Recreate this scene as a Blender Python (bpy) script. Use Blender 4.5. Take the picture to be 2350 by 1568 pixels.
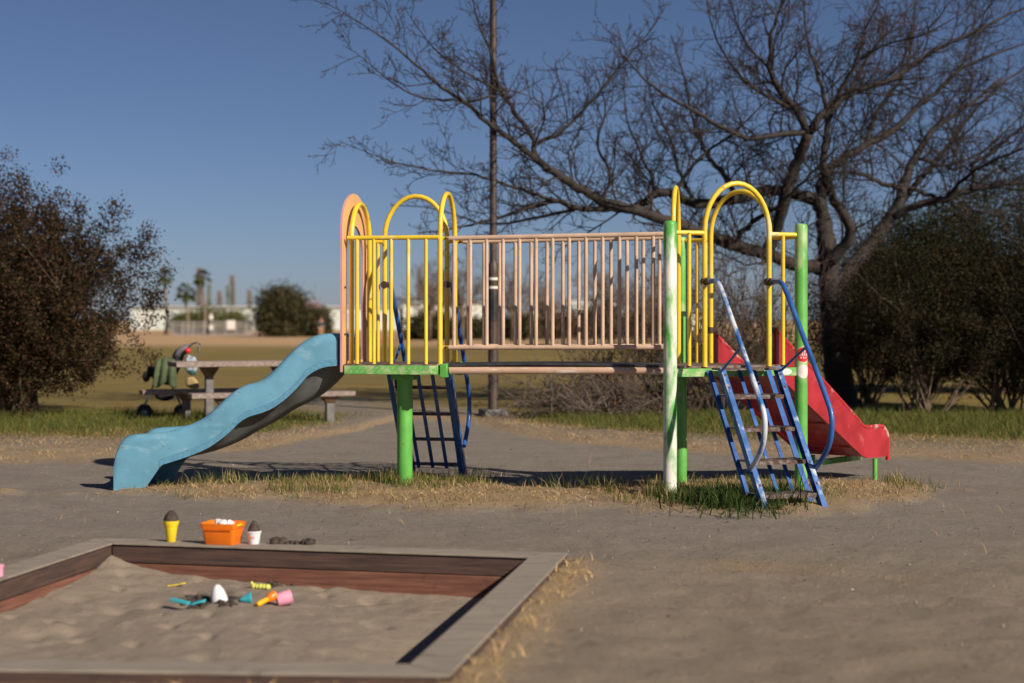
import bpy, bmesh, math, random
import numpy as np
from mathutils import Vector, Matrix, Quaternion
for o in list(bpy.data.objects): bpy.data.objects.remove(o)
random.seed(7); RNG = np.random.default_rng(11)
SC = bpy.context.scene; COL = SC.collection
R = math.radians

# ------------------------------------------------------------------ camera, sky, sun, exposure
HC = 1.47                      # eye height (m)
FV = 3785.0                    # focal length in units of a 2350 px wide frame (58 mm lens)
cam_d = bpy.data.cameras.new('camera'); cam = bpy.data.objects.new('camera', cam_d); COL.objects.link(cam)
cam.location = (0, 0, HC); cam.rotation_euler = (R(90), 0, 0)
cam_d.sensor_width = 36; cam_d.lens = 58; cam_d.shift_y = -49 / 2350
cam_d.clip_start = .1; cam_d.clip_end = 6000
cam_d.dof.use_dof = True; cam_d.dof.focus_distance = 13.45; cam_d.dof.aperture_fstop = 1.5
cam_d.dof.aperture_blades = 0
SC.camera = cam
SUN_EL = R(31.0); SUN_DIR = Vector((.70 * math.cos(SUN_EL), -.714 * math.cos(SUN_EL), math.sin(SUN_EL)))
w = bpy.data.worlds.new('World'); SC.world = w; w.use_nodes = True
nt = w.node_tree; bg = nt.nodes['Background']
sky = nt.nodes.new('ShaderNodeTexSky'); sky.sky_type = 'NISHITA'; sky.sun_disc = False
sky.sun_elevation = SUN_EL; sky.sun_rotation = math.atan2(.70, -.714)
sky.air_density = .6; sky.dust_density = .4; sky.ozone_density = 8; sky.altitude = 0
tint = nt.nodes.new('ShaderNodeMix'); tint.data_type = 'RGBA'; tint.blend_type = 'MULTIPLY'; tint.inputs[0].default_value = 1   # camera white balance, same over the whole sky
tint.inputs[7].default_value = (1.0, .76, .66, 1)
nt.links.new(sky.outputs[0], tint.inputs[6]); nt.links.new(tint.outputs[2], bg.inputs[0]); bg.inputs[1].default_value = .075
sl = bpy.data.lights.new('sun', 'SUN'); sun = bpy.data.objects.new('sun', sl); COL.objects.link(sun)
sl.energy = 5.0; sl.angle = R(.53); sl.color = (1, .89, .74)
sun.rotation_euler = (-SUN_DIR).to_track_quat('-Z', 'Y').to_euler(); sun.location = (20, -20, 20)
vs = SC.view_settings; vs.view_transform = 'Standard'; vs.look = 'None'; vs.exposure = .2; vs.gamma = 1
SC.cycles.use_denoising = True
SC.cycles.max_bounces = 6

# ------------------------------------------------------------------ helpers
def at(u, v, d):
    "a point at depth d (m) seen at u, v of a 2350 x 1568 frame"
    return Vector(((u - 1175) * d / FV, d, HC - (v - 735) * d / FV))
def gd(v, z=0.): return FV * (HC - z) / (v - 735)          # depth of ground seen at v

def nodes(name):
    m = bpy.data.materials.new(name); m.use_nodes = True
    t = m.node_tree; return m, t, t.nodes, t.links, t.nodes['Principled BSDF']
def rgba(c): return (c[0], c[1], c[2], 1)
def noise(t, scale, detail=4, rough=.55, stretch=None):
    g = t.nodes.new('ShaderNodeNewGeometry'); n = t.nodes.new('ShaderNodeTexNoise')
    n.inputs['Scale'].default_value = scale; n.inputs['Detail'].default_value = detail; n.inputs['Roughness'].default_value = rough
    if stretch:
        mp = t.nodes.new('ShaderNodeMapping'); mp.inputs['Scale'].default_value = stretch
        t.links.new(g.outputs['Position'], mp.inputs[0]); t.links.new(mp.outputs[0], n.inputs['Vector'])
    else: t.links.new(g.outputs['Position'], n.inputs['Vector'])
    return n.outputs['Fac']
def ramp(t, src, lo, hi, a=0., b=1.):
    r = t.nodes.new('ShaderNodeMapRange'); r.inputs[1].default_value = lo; r.inputs[2].default_value = hi
    r.inputs[3].default_value = a; r.inputs[4].default_value = b; t.links.new(src, r.inputs[0]); return r.outputs[0]
def mix(t, fac, a, b):
    m = t.nodes.new('ShaderNodeMix'); m.data_type = 'RGBA'
    for k, x in ((0, fac), (6, a), (7, b)):
        if isinstance(x, (tuple, list)): m.inputs[k].default_value = rgba(x)
        elif isinstance(x, (int, float)): m.inputs[k].default_value = x
        else: t.links.new(x, m.inputs[k])
    return m.outputs[2]
def math_(t, op, a, b=0.):
    m = t.nodes.new('ShaderNodeMath'); m.operation = op
    for k, x in ((0, a), (1, b)):
        if isinstance(x, (int, float)): m.inputs[k].default_value = x
        else: t.links.new(x, m.inputs[k])
    return m.outputs[0]
def bumpy(t, b, src, strength, dist):
    n = t.nodes.new('ShaderNodeBump'); n.inputs['Strength'].default_value = strength; n.inputs['Distance'].default_value = dist
    t.links.new(src, n.inputs['Height']); t.links.new(n.outputs[0], b.inputs['Normal'])

MATS = {}
def paint(name, c, rough=.4, var=.12, scale=6, wear=None, bump=.15, fine=60, coat=0., metal=0.):
    """weathered paint / plain solid: colour varied at two scales, optional worn patches
    wear = (colour, threshold, scale, stretch)"""
    m, t, N, L, b = nodes(name)
    n1 = noise(t, scale); n2 = noise(t, fine, 5)
    dark = tuple(x * (1 - 2.2 * var) for x in c); lite = tuple(min(1, x * (1 + var) + var * .04) for x in c)
    col = mix(t, ramp(t, n1, .3, .7), dark, lite)
    col = mix(t, ramp(t, n2, .62, .75, 0, .35), col, tuple(x * .55 for x in c))
    ro = ramp(t, n1, .3, .7, rough * .8, min(1, rough * 1.3))
    if wear:
        wc, th, ws, st = wear
        nw = noise(t, ws, 6, .6, st); f = ramp(t, nw, th - .06, th + .09)
        col = mix(t, f, col, wc)
        nr = noise(t, ws * 4.1, 4, .6); col = mix(t, ramp(t, nr, .66, .70, 0, .7), col, (.16, .07, .035))
    L.new(col, b.inputs['Base Color']); L.new(ro, b.inputs['Roughness'])
    b.inputs['Metallic'].default_value = metal
    if coat: b.inputs['Coat Weight'].default_value = coat
    if bump: bumpy(t, b, n2, bump, .002)
    MATS[name] = m; return m
def vcol(name, rough=.7, trans=0., bump=None, spec=.3, tint=None):
    "colour from the mesh's own 'Col' attribute (leaf-to-leaf or blade-to-blade colours)"
    m, t, N, L, b = nodes(name)
    a = N.new('ShaderNodeVertexColor'); a.layer_name = 'Col'; col = a.outputs[0]
    L.new(col, b.inputs['Base Color']); b.inputs['Roughness'].default_value = rough
    b.inputs['Specular IOR Level'].default_value = spec
    if trans:
        ms = N.new('ShaderNodeMixShader'); tr = N.new('ShaderNodeBsdfTranslucent'); L.new(col, tr.inputs[0])
        ms.inputs[0].default_value = trans; L.new(b.outputs[0], ms.inputs[1]); L.new(tr.outputs[0], ms.inputs[2])
        L.new(ms.outputs[0], N['Material Output'].inputs[0])
    MATS[name] = m; return m

def root_of(o):
    while o.parent: o = o.parent
    return o
def thing(name, loc, label, cat, group=None, kind=None):
    o = bpy.data.objects.new(name, None); COL.objects.link(o); o.location = loc; o.empty_display_size = .1
    return tag(o, label, cat, group, kind)
def tag(o, label=None, cat=None, group=None, kind=None):
    for k, x in (('label', label), ('category', cat), ('group', group), ('kind', kind)):
        if x: o[k] = x
    return o
def link(name, me, parent=None, loc=None):
    o = bpy.data.objects.new(name, me); COL.objects.link(o)
    if parent:
        o.parent = parent
        o.location = (Vector(loc) - root_of(parent).location) if loc is not None else -root_of(parent).location if False else Vector((0, 0, 0))
    elif loc is not None: o.location = loc
    return o
class MB:
    "collects shapes in world coordinates; build() links them as ONE mesh object"
    def __init__(s): s.v = []; s.f = []; s.c = []; s.smooth = False
    def add(s, v, f, c=None):
        k = len(s.v); s.v += [tuple(p) for p in v]; s.f += [tuple(i + k for i in q) for q in f]
        if c is not None: s.c += [c] * len(v)
        return s
    def box(s, ctr, size, rot=None, c=None, bev=0):
        M = rot if rot is not None else Matrix.Identity(3); ctr = Vector(ctr)
        h = [x / 2 for x in size]
        if bev:
            bm = bmesh.new(); bmesh.ops.create_cube(bm, size=1)
            for q in bm.verts: q.co = Vector((q.co.x * size[0], q.co.y * size[1], q.co.z * size[2]))
            bmesh.ops.bevel(bm, geom=bm.edges[:], offset=bev, segments=1, affect='EDGES')
            bm.verts.index_update()
            s.add([M @ q.co + ctr for q in bm.verts], [[x.index for x in f.verts] for f in bm.faces], c); bm.free(); return s
        v = [M @ Vector((a * h[0], b * h[1], d * h[2])) + ctr for a in (-1, 1) for b in (-1, 1) for d in (-1, 1)]
        return s.add(v, [(0, 1, 3, 2), (4, 6, 7, 5), (0, 4, 5, 1), (2, 3, 7, 6), (0, 2, 6, 4), (1, 5, 7, 3)], c)
    def tube(s, pts, r, n=10, cap=True, c=None):
        pts = [Vector(p) for p in pts]; m = len(pts)
        rs = r if isinstance(r, (list, tuple)) else [r] * m
        tang = [(pts[min(i + 1, m - 1)] - pts[max(i - 1, 0)]).normalized() for i in range(m)]
        up = Vector((0, 0, 1)) if abs(tang[0].z) < .9 else Vector((1, 0, 0))
        a = tang[0].cross(up).normalized(); V = []; F = []
        for i in range(m):
            if i: a = (a - tang[i] * a.dot(tang[i])); a = a.normalized() if a.length > 1e-6 else tang[i].orthogonal().normalized()
            b = tang[i].cross(a)
            for k in range(n):
                q = 2 * math.pi * k / n; V.append(pts[i] + (a * math.cos(q) + b * math.sin(q)) * rs[i])
        for i in range(m - 1):
            for k in range(n):
                k2 = (k + 1) % n; F.append((i * n + k, i * n + k2, (i + 1) * n + k2, (i + 1) * n + k))
        if cap: F.append(tuple(range(n - 1, -1, -1))); F.append(tuple((m - 1) * n + k for k in range(n)))
        return s.add(V, F, c)
    def lathe(s, base, prof, n=20, axis=(0, 0, 1), c=None, cap=True):
        "prof: list of (radius, height) along axis from base"
        ax = Vector(axis).normalized(); base = Vector(base); a = ax.orthogonal().normalized(); b = ax.cross(a); V = []; F = []
        for r, h in prof:
            for k in range(n):
                q = 2 * math.pi * k / n; V.append(base + ax * h + (a * math.cos(q) + b * math.sin(q)) * r)
        for i in range(len(prof) - 1):
            for k in range(n):
                k2 = (k + 1) % n; F.append((i * n + k, i * n + k2, (i + 1) * n + k2, (i + 1) * n + k))
        if cap: F.append(tuple(range(n - 1, -1, -1))); F.append(tuple((len(prof) - 1) * n + k for k in range(n)))
        return s.add(V, F, c)
    def mesh(s, name, off=Vector((0, 0, 0)), mat=None, smooth=None):
        me = bpy.data.meshes.new(name)
        me.from_pydata([(p[0] - off[0], p[1] - off[1], p[2] - off[2]) for p in s.v], [], s.f)
        if mat: me.materials.append(mat)
        if s.c:
            at_ = me.color_attributes.new('Col', 'FLOAT_COLOR', 'POINT')
            a = np.ones((len(s.v), 4), np.float32); a[:, :3] = np.array(s.c, np.float32); at_.data.foreach_set('color', a.ravel())
        if smooth:
            me.polygons.foreach_set('use_smooth', [True] * len(me.polygons))
            if smooth != 'all': me.set_sharp_from_angle(angle=R(smooth))
        me.update(); return me
    def build(s, name, mat, parent=None, smooth=40):
        off = root_of(parent).location if parent else Vector((0, 0, 0))
        return link(name, s.mesh(name, off, mat, smooth), parent)
def np_mesh(name, V, F, mat, C=None, parent=None, smooth=False):
    "fast mesh from numpy arrays; F is (n,3) or (n,4)"
    V = np.asarray(V, np.float32)
    if parent: V = V - np.array(root_of(parent).location, np.float32)
    me = bpy.data.meshes.new(name); k = F.shape[1]
    me.vertices.add(len(V)); me.vertices.foreach_set('co', V.ravel())
    me.loops.add(F.size); me.loops.foreach_set('vertex_index', F.astype(np.int32).ravel())
    me.polygons.add(len(F)); me.polygons.foreach_set('loop_start', np.arange(0, F.size, k, dtype=np.int32))
    me.polygons.foreach_set('loop_total', np.full(len(F), k, np.int32))
    if smooth: me.polygons.foreach_set('use_smooth', np.ones(len(F), bool))
    me.update(calc_edges=True); me.validate()
    if C is not None:
        a = me.color_attributes.new('Col', 'FLOAT_COLOR', 'POINT'); q = np.ones((len(V), 4), np.float32); q[:, :3] = C
        a.data.foreach_set('color', q.ravel())
    me.materials.append(mat); return link(name, me, parent)
def frame(x, z=(0, 0, 1)):
    x = Vector(x).normalized(); z = Vector(z); y = z.cross(x).normalized(); z = x.cross(y)
    return Matrix((x, y, z)).transposed()
def spline(pts, n=6):
    "Catmull-Rom through pts (any dimension)"
    P = [np.array(p, float) for p in pts]; P = [2 * P[0] - P[1]] + P + [2 * P[-1] - P[-2]]; out = []
    for i in range(1, len(P) - 2):
        for k in range(n):
            t = k / n; a, b, c, d = P[i - 1:i + 3]
            out.append(.5 * (2 * b + (c - a) * t + (2 * a - 5 * b + 4 * c - d) * t * t + (3 * b - a - 3 * c + d) * t ** 3))
    out.append(P[-2]); return out
_perm = RNG.random((64, 64))
def vnoise(x, y, s=1.0, off=0.):
    "smooth value noise in numpy, 0..1"
    x = np.asarray(x) * s + off; y = np.asarray(y) * s + off * 1.7
    xi = np.floor(x).astype(int); yi = np.floor(y).astype(int); fx = x - xi; fy = y - yi
    fx = fx * fx * (3 - 2 * fx); fy = fy * fy * (3 - 2 * fy)
    g = lambda a, b: _perm[a % 64, b % 64]
    return (g(xi, yi) * (1 - fx) + g(xi + 1, yi) * fx) * (1 - fy) + (g(xi, yi + 1) * (1 - fx) + g(xi + 1, yi + 1) * fx) * fy
def fbm(x, y, s=1., o=0.): return (vnoise(x, y, s, o) + .5 * vnoise(x, y, 2.1 * s, o + 7) + .25 * vnoise(x, y, 4.3 * s, o + 13)) / 1.75

# ------------------------------------------------------------------ materials
YEL = paint('yellow_paint', (.80, .56, .04), .35, .06, 4, ((.80, .74, .52), .66, 3.0, (1, 1, .45)), coat=.3)
GRN = paint('green_paint', (.12, .43, .075), .4, .10, 5, ((.50, .58, .30), .62, 4.0, (1, 1, .5)), coat=.2)
FAS = paint('green_fascia_worn', (.13, .42, .09), .5, .12, 6, ((.42, .50, .26), .53, 9.0, (1, 1, 1.6)))
EMB = paint('green_embossing_rubbed', (.42, .52, .28), .5, .1, 20)
GRNW = paint('green_paint_worn', (.10, .40, .065), .45, .10, 5, ((.74, .73, .66), .50, 5.0, (1.6, 1.6, .5)))
BEI = paint('beige_paint', (.57, .40, .29), .5, .09, 5, ((.40, .29, .22), .66, 13., None))
BEIW = paint('beige_paint_scuffed', (.54, .36, .255), .45, .06, 4, ((.78, .74, .68), .60, 7.0, (.5, .5, 3)))
BLU = paint('blue_paint', (.022, .105, .36), .38, .12, 6, ((.40, .46, .56), .69, 14.0, (1, 1, .3)), coat=.2)
HRW = paint('blue_handrail_worn_white', (.025, .12, .38), .42, .12, 6, ((.52, .56, .62), .49, 9.0, (1, 1, .2)))
BLUW = paint('blue_paint_worn', (.025, .12, .38), .42, .12, 6, ((.50, .55, .62), .57, 11.0, (1, 1, .25)))
TRD = paint('rusty_tread', (.20, .18, .175), .75, .3, 18, ((.085, .04, .028), .46, 26.0, None), .5)
SKYB = paint('sky_blue_fibreglass', (.145, .360, .50), .45, .10, 2.6, ((.235, .43, .54), .60, 5.5, (1, 1, 2.2)), .15, 70)
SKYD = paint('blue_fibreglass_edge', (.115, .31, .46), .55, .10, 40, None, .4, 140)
HULL = paint('grey_fibreglass', (.10, .11, .115), .65, .25, 3, None, .3)
RED = paint('red_fibreglass', (.38, .017, .028), .38, .16, 3.5, ((.52, .10, .10), .66, 6., None), .1, coat=.25)
REDW = paint('red_rim_worn', (.44, .026, .03), .4, .1, 5, ((.72, .62, .56), .60, 6.0, None))
PNL = paint('orange_panel', (.72, .42, .19), .4, .06, 3); PNK = paint('pink_panel_edge', (.60, .30, .35), .45, .06, 4)
BOLT = paint('rusty_bolt', (.10, .03, .025), .55, .2, 60); CLAMP = paint('brown_clamp', (.07, .035, .028), .5, .2, 40)
RUB = paint('dark_rubber_deck', (.035, .035, .045), .7, .25, 12)
CHK = paint('rusty_deck_plate', (.20, .15, .13), .7, .3, 14, ((.11, .045, .03), .52, 20, None), .5)
WHT = paint('white_sticker', (.78, .72, .68), .5, .06, 14); REDS = paint('red_sticker', (.66, .02, .03), .4, .06, 10)
CONC = paint('concrete', (.17, .165, .16), .85, .15, 9, None, .5); POLE = paint('dark_brown_pole', (.060, .036, .028), .5, .25, 7)
POLEB = paint('black_pole_sleeve', (.02, .02, .022), .45, .2, 7)
BARK = paint('cherry_bark', (.025, .017, .015), .85, .35, 9, None, .8, 40)
BARKL = paint('shrub_bark', (.15, .105, .075), .85, .3, 14)

def wood(name, a, b, sx=(2, 30, 30), rough=.85):
    m, t, N, L, P = nodes(name)
    n = noise(t, 1.0, 6, .65, sx); n2 = noise(t, 7, 4)
    c = mix(t, ramp(t, n, .35, .65), a, b); c = mix(t, ramp(t, n2, .6, .75, 0, .6), c, tuple(x * .35 for x in a))
    L.new(c, P.inputs['Base Color']); P.inputs['Roughness'].default_value = rough; bumpy(t, P, n, .5, .004); return m
WREY = wood('grey_weathered_plank', (.20, .168, .135), (.31, .265, .215), (3, 25, 25))
WDRK = wood('dark_weathered_plank', (.040, .025, .021), (.100, .055, .041), (3, 3, 55))
WRED = wood('reddish_plank', (.105, .040, .027), (.215, .090, .058), (3, 3, 55))
WTAB = wood('bleached_table_wood', (.17, .125, .105), (.34, .275, .245), (4, 40, 30))

# ------------------------------------------------------------------ the play structure's own frame
A = Vector((1.275, 13.3, 0)); YAW = R(10)
EX = Vector((math.cos(YAW), -math.sin(YAW), 0)); EY = Vector((math.sin(YAW), math.cos(YAW), 0))
def SP(t, w, z=0.): p = A - EX * t + EY * w; return Vector((p.x, p.y, z))
def t_of(u, w):
    k = (u - 1175) / FV; b = A + EY * w        # (b.x - EX.x t) = k (b.y - EX.y t)
    return (b.x - k * b.y) / (EX.x - k * EX.y)
def tz(u, v, w): t = t_of(u, w); p = SP(t, w); return t, HC - (v - 735) * p.y / FV
LS = 1.2
EC = (EX * math.cos(R(30)) + EY * math.sin(R(30))).normalized()     # A -> C
Bp = A + EY * LS; Cp = A + EC * LS
DECK = 1.10

# ------------------------------------------------------------------ ground
SBX = [Vector((-2.43, 10.02, 0)), Vector((.112, 9.43, 0)), Vector((-.393, 6.47, 0)), Vector((-3.02, 6.62, 0))]   # inner sandbox corners
def inside_quad(x, y, q, grow=0.):
    c = sum(q, Vector((0, 0, 0))) / 4; r = np.ones_like(x, bool)
    for i in range(4):
        a, b = q[i], q[(i + 1) % 4]; e = (b - a); n = Vector((e.y, -e.x, 0)).normalized()
        if n.dot(c - a) < 0: n = -n
        r &= (x - a.x) * n.x + (y - a.y) * n.y > -grow
    return r
def graded(lo, hi, a, b, step, g):
    c = list(np.arange(a, b + 1e-6, step)); s = step; x = b
    while x < hi: s *= g; x += s; c.append(x)
    s = step; x = a
    while x > lo: s *= g; x -= s; c.insert(0, x)
    return np.array(c)
gx = graded(-1800, 1800, -7.5, 7.5, .06, 1.10); gy = graded(-60, 4000, 5.6, 21.5, .06, 1.045)
XX, YY = np.meshgrid(gx, gy)
EDGE_X = [-40, -8, -5.5, -4.3, -2.8, -2.1, -1.7, -.5, .0, .65, 1.6, 3.85, 5.2, 9, 40]
EDGE_Y = [17.4, 17.4, 17.5, 17.6, 19.0, 21.5, 24.5, 24.0, 21.2, 19.8, 18.9, 17.7, 16.9, 16.2, 16]
def edge_y(x): return np.interp(x, EDGE_X, EDGE_Y)
def verge(x, y): return y - edge_y(x) + 1.2 * (fbm(x, y, .9, 3) - .5) + .5 * (vnoise(x, y, 4, 9) - .5)   # >0: behind the pavement
def strip(x, y):
    "1 on the turf strip under the play structure, fading at its ragged edge"
    cy = np.interp(x, [-3.2, -2, -.9, .6, 2., 3.6], [14.0, 14.0, 13.85, 13.55, 13.65, 14.3])
    hw = np.interp(x, [-3.5, -3.0, -1.8, -.8, .5, 1.4, 2.2, 3.2, 3.7], [.0, .45, .75, 1.35, .75, 1.15, 1.35, .8, .0])
    d = hw - np.abs(y - cy) + .9 * (fbm(x, y, 1.6, 21) - .52) + .35 * (vnoise(x, y, 7, 4) - .5)
    return np.clip(d / .5 + .3, 0, 1)
def board_straw(x, y):
    a, b = SBX[1], SBX[2]; e = (b - a).normalized(); n = Vector((-e.y, e.x, 0))
    if n.x < 0: n = -n
    s = (x - a.x) * n.x + (y - a.y) * n.y; l = (x - a.x) * e.x + (y - a.y) * e.y
    r1 = np.exp(-((s - .25) / .10) ** 2) * (l > -.35) * (l < 4)
    a2, b2 = SBX[2], SBX[3]; e2 = (b2 - a2).normalized(); n2 = Vector((e2.y, -e2.x, 0))
    if n2.y > 0: n2 = -n2
    s2 = (x - a2.x) * n2.x + (y - a2.y) * n2.y
    r2 = np.exp(-((s2 - .32) / .16) ** 2) * (x < .0) * .8
    return np.clip((r1 + r2) * (.35 + 1.2 * fbm(x, y, 3.5, 30)), 0, 1)
def far_patch(x, y):
    p = np.exp(-((x - 1.6 - .5 * (y - 9.6)) / .7) ** 2 - ((y - 9.7 + .25 * (x - 1.5)) / .35) ** 2)
    return np.clip(p * 1.6 * (fbm(x, y, 3, 44) - .2), 0, 1)
def box_dist(x, y):
    "metres outside the sandbox's inner edge"
    c = sum(SBX, Vector((0, 0, 0))) / 4; r = np.full(np.shape(x), -9.)
    for i in range(4):
        a, b = SBX[i], SBX[(i + 1) % 4]; e = (b - a); n = Vector((e.y, -e.x, 0)).normalized()
        if n.dot(c - a) > 0: n = -n
        r = np.maximum(r, (x - a.x) * n.x + (y - a.y) * n.y)
    return r
def height(x, y):
    near = np.exp(-np.clip(y - 16, 0, None) / 3)
    z = .022 * (fbm(x, y, 1.2, 5) - .5) * near + (.014 + .034 * np.clip((12 - y) / 3, 0, 1)) * (fbm(x, y, 4.5, 15) - .5) * near + .022 * np.clip((11.5 - y) / 3, 0, 1) * (vnoise(x, y, 12, 19) - .5) * near
    z = z + .05 * strip(x, y) + .02 * board_straw(x, y)
    return z + .05 * np.clip(verge(x, y), 0, 1) + .062 * np.exp(-np.clip(box_dist(x, y) - .2, 0, None) / .35)
ZZ = height(XX, YY)
VG = verge(XX, YY); ST = np.maximum(np.maximum(strip(XX, YY), board_straw(XX, YY)), far_patch(XX, YY))
nx = len(gx); ny = len(gy); idx = np.arange(nx * ny).reshape(ny, nx)
Fq = np.stack([idx[:-1, :-1], idx[:-1, 1:], idx[1:, 1:], idx[1:, :-1]], -1).reshape(-1, 4)
V3 = np.stack([XX, YY, ZZ], -1).reshape(-1, 3)
cx = V3[Fq, 0].mean(1); cy = V3[Fq, 1].mean(1)
keep = ~inside_quad(cx, cy, SBX, .07)
isv = VG.reshape(-1)[Fq].mean(1) > 0
# zone weights carried by the mesh: red = straw, green = living grass, blue = sandy soil
PATHX = np.exp(-((XX - np.interp(YY, [16, 21, 26, 40], [-1.2, -1.4, -2.4, -6])) / 1.0) ** 2)
ZR = np.clip(ST + np.clip(1 - np.abs(VG - .4) / 1.3, 0, 1) * (VG > -.5) * .9, 0, 1)
ZG = np.clip(VG / 2.2 - .5, 0, 1) * (1 - .85 * PATHX * (YY < 30))
ZB = np.clip((11.8 - YY) / 3.0, 0, 1) * .75 + .35 * np.clip(fbm(XX, YY, .5, 2) - .45, 0, 1)
ZC = np.stack([ZR, ZG, np.clip(ZB, 0, 1)], -1).reshape(-1, 3)

m, t, N, L, b = nodes('ground'); GROUND = m
a = N.new('ShaderNodeVertexColor'); a.layer_name = 'Col'; sp = N.new('ShaderNodeSeparateColor'); L.new(a.outputs[0], sp.inputs[0])
n0 = noise(t, .7, 5); n1 = noise(t, 9, 6, .7); n2 = noise(t, 90, 5, .75); n3 = noise(t, 320, 3, .8)
asph = mix(t, ramp(t, n2, .32, .68), (.18, .155, .132), (.345, .298, .252))
asph = mix(t, ramp(t, n3, .60, .70), asph, (.47, .42, .36)); asph = mix(t, ramp(t, n1, .45, .72, 0, .45), asph, (.17, .142, .118))
soil = mix(t, ramp(t, n2, .3, .7), (.23, .175, .125), (.37, .30, .22)); soil = mix(t, ramp(t, n1, .56, .70, 0, .7), soil, (.14, .105, .08))
soil = mix(t, ramp(t, n3, .63, .70), soil, (.48, .41, .32))
nb = noise(t, 1.9, 5, .65); asph = mix(t, ramp(t, nb, .42, .70, 0, .4), asph, (.15, .128, .108))
soil = mix(t, ramp(t, nb, .35, .68, 0, .45), soil, (.21, .165, .125))
col = mix(t, math_(t, 'MULTIPLY', sp.outputs[2], ramp(t, n1, .25, .6, .5, 1.1)), asph, soil)
straw = mix(t, ramp(t, n2, .3, .7), (.20, .13, .07), (.50, .36, .20))
col = mix(t, math_(t, 'MULTIPLY', sp.outputs[0], ramp(t, n2, .3, .55, .35, .95)), col, straw)
gr = mix(t, ramp(t, n2, .3, .7), (.150, .112, .030), (.255, .185, .060)); gr = mix(t, ramp(t, n0, .42, .62), gr, (.25, .185, .062)); nf = noise(t, .09, 5, .6); gr = mix(t, ramp(t, nf, .42, .6, 0, .6), gr, (.17, .135, .045))
g2 = N.new('ShaderNodeNewGeometry'); sx = N.new('ShaderNodeSeparateXYZ'); L.new(g2.outputs['Position'], sx.inputs[0])
far = ramp(t, sx.outputs[1], 82, 100); gr = mix(t, far, gr, (.47, .31, .17))
col = mix(t, sp.outputs[1], col, gr)
L.new(col, b.inputs['Base Color']); b.inputs['Roughness'].default_value = .95; b.inputs['Specular IOR Level'].default_value = .2
hsum = math_(t, 'ADD', math_(t, 'MULTIPLY', n1, 1.0), math_(t, 'MULTIPLY', n2, .5)); bumpy(t, b, hsum, 1., .028)
def sub(mask, name):
    f = Fq[mask]; u, inv = np.unique(f, return_inverse=True); o = np_mesh(name, V3[u], inv.reshape(-1, 4), GROUND, ZC[u], smooth=True); o['kind'] = 'structure'; return o
sub(keep & isv, 'ground'); sub(keep & ~isv, 'pavement')

# ------------------------------------------------------------------ sandbox: planks, sand, toys
sb = thing('sandbox', (-1.4, 8.2, 0), 'sunken wooden sandbox with weathered grey and reddish planks', 'sandbox')
ZT = .12; CW = .185
cen = sum(SBX, Vector()) / 4
outc = []
for i in range(4):                       # outer corners: offset both neighbouring edges outward
    p, q, r_ = SBX[i - 1], SBX[i], SBX[(i + 1) % 4]
    def nrm(a, b):
        e = b - a; n = Vector((e.y, -e.x, 0)).normalized()
        return n if n.dot((a + b) / 2 - cen) > 0 else -n
    n1_, n2_ = nrm(p, q), nrm(q, r_); k = CW / (1 + n1_.dot(n2_)); outc.append(q + (n1_ + n2_) * k)
def quadprism(q, z0, z1, mb=None):
    mb = mb or MB(); v = [(p.x, p.y, z0) for p in q] + [(p.x, p.y, z1) for p in q]
    return mb.add(v, [(3, 2, 1, 0), (4, 5, 6, 7), (0, 1, 5, 4), (1, 2, 6, 5), (2, 3, 7, 6), (3, 0, 4, 7)])
def lerp(a, b, k): return a + (b - a) * k
for i in range(4):
    j = (i + 1) % 4; a, b_, c, d = SBX[i], SBX[j], outc[j], outc[i]
    e = (b_ - a).normalized(); n = ((d - a) - e * (d - a).dot(e)).normalized()
    cap_ = quadprism([a - n * .012 + e * .014, b_ - n * .012 - e * .014, c - e * .002, d + e * .002], ZT - .012, ZT)
    o = cap_.build('cap_plank', WREY, sb, 30); bv = o.modifiers.new('b', 'BEVEL'); bv.width = .003; bv.segments = 2
    for z0, z1, mt in ((.0, ZT - .0135, WDRK), (-.24, -.004, WRED)):
        k = quadprism([a + e * .001, b_ - e * .001, b_ + n * .05 - e * .001, a + n * .05 + e * .001], z0, z1)
        o = k.build('plank', mt, sb, 30); bv = o.modifiers.new('b', 'BEVEL'); bv.width = .005; bv.segments = 2
for i in range(4):                       # outer boards
    j = (i + 1) % 4; c, d = outc[j], outc[i]; e = (c - d).normalized(); n = (d - SBX[i]); n = (n - e * n.dot(e)).normalized()
    o = quadprism([d - n * .045 + e * .046, c - n * .045 - e * .046, c - n * .004 - e * .005, d - n * .004 + e * .005], -.10, ZT - .0135).build('plank', WDRK, sb, 30)
nsu, nsv = 150, 150
U, W_ = np.meshgrid(np.linspace(-.008, 1.008, nsu), np.linspace(-.008, 1.008, nsv))
q = [np.array(p) for p in SBX]
S3 = ((1 - U) * (1 - W_))[..., None] * q[0] + (U * (1 - W_))[..., None] * q[1] + (U * W_)[..., None] * q[2] + ((1 - U) * W_)[..., None] * q[3]
sxx, syy = S3[..., 0], S3[..., 1]
sz = -.115 + .055 * (fbm(sxx, syy, 1.1, 61) - .5) + .030 * (fbm(sxx, syy, 4.2, 71) - .5) + .016 * (fbm(sxx, syy, 10, 75) - .5)
sz += .10 * np.exp(-np.sqrt((np.clip(U, 0, 1) / .10) ** 2 + (np.clip(W_, 0, 1) / .13) ** 2)) + .05 * np.exp(-(U / .12) ** 2) + .07 * np.exp(-((1 - W_) / .13) ** 2) + .03 * np.exp(-(W_ / .05) ** 2) * (vnoise(sxx, syy, 2.3, 5))
sz -= .035 * np.exp(-((1 - U) / .22) ** 2) + .15 * np.exp(-((1 - U) / .16) ** 2) * np.clip(W_ * 1.6, 0, 1)
sz += .05 * np.exp(-((U - .42) / .2) ** 2 - ((W_ - .3) / .2) ** 2)
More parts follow.
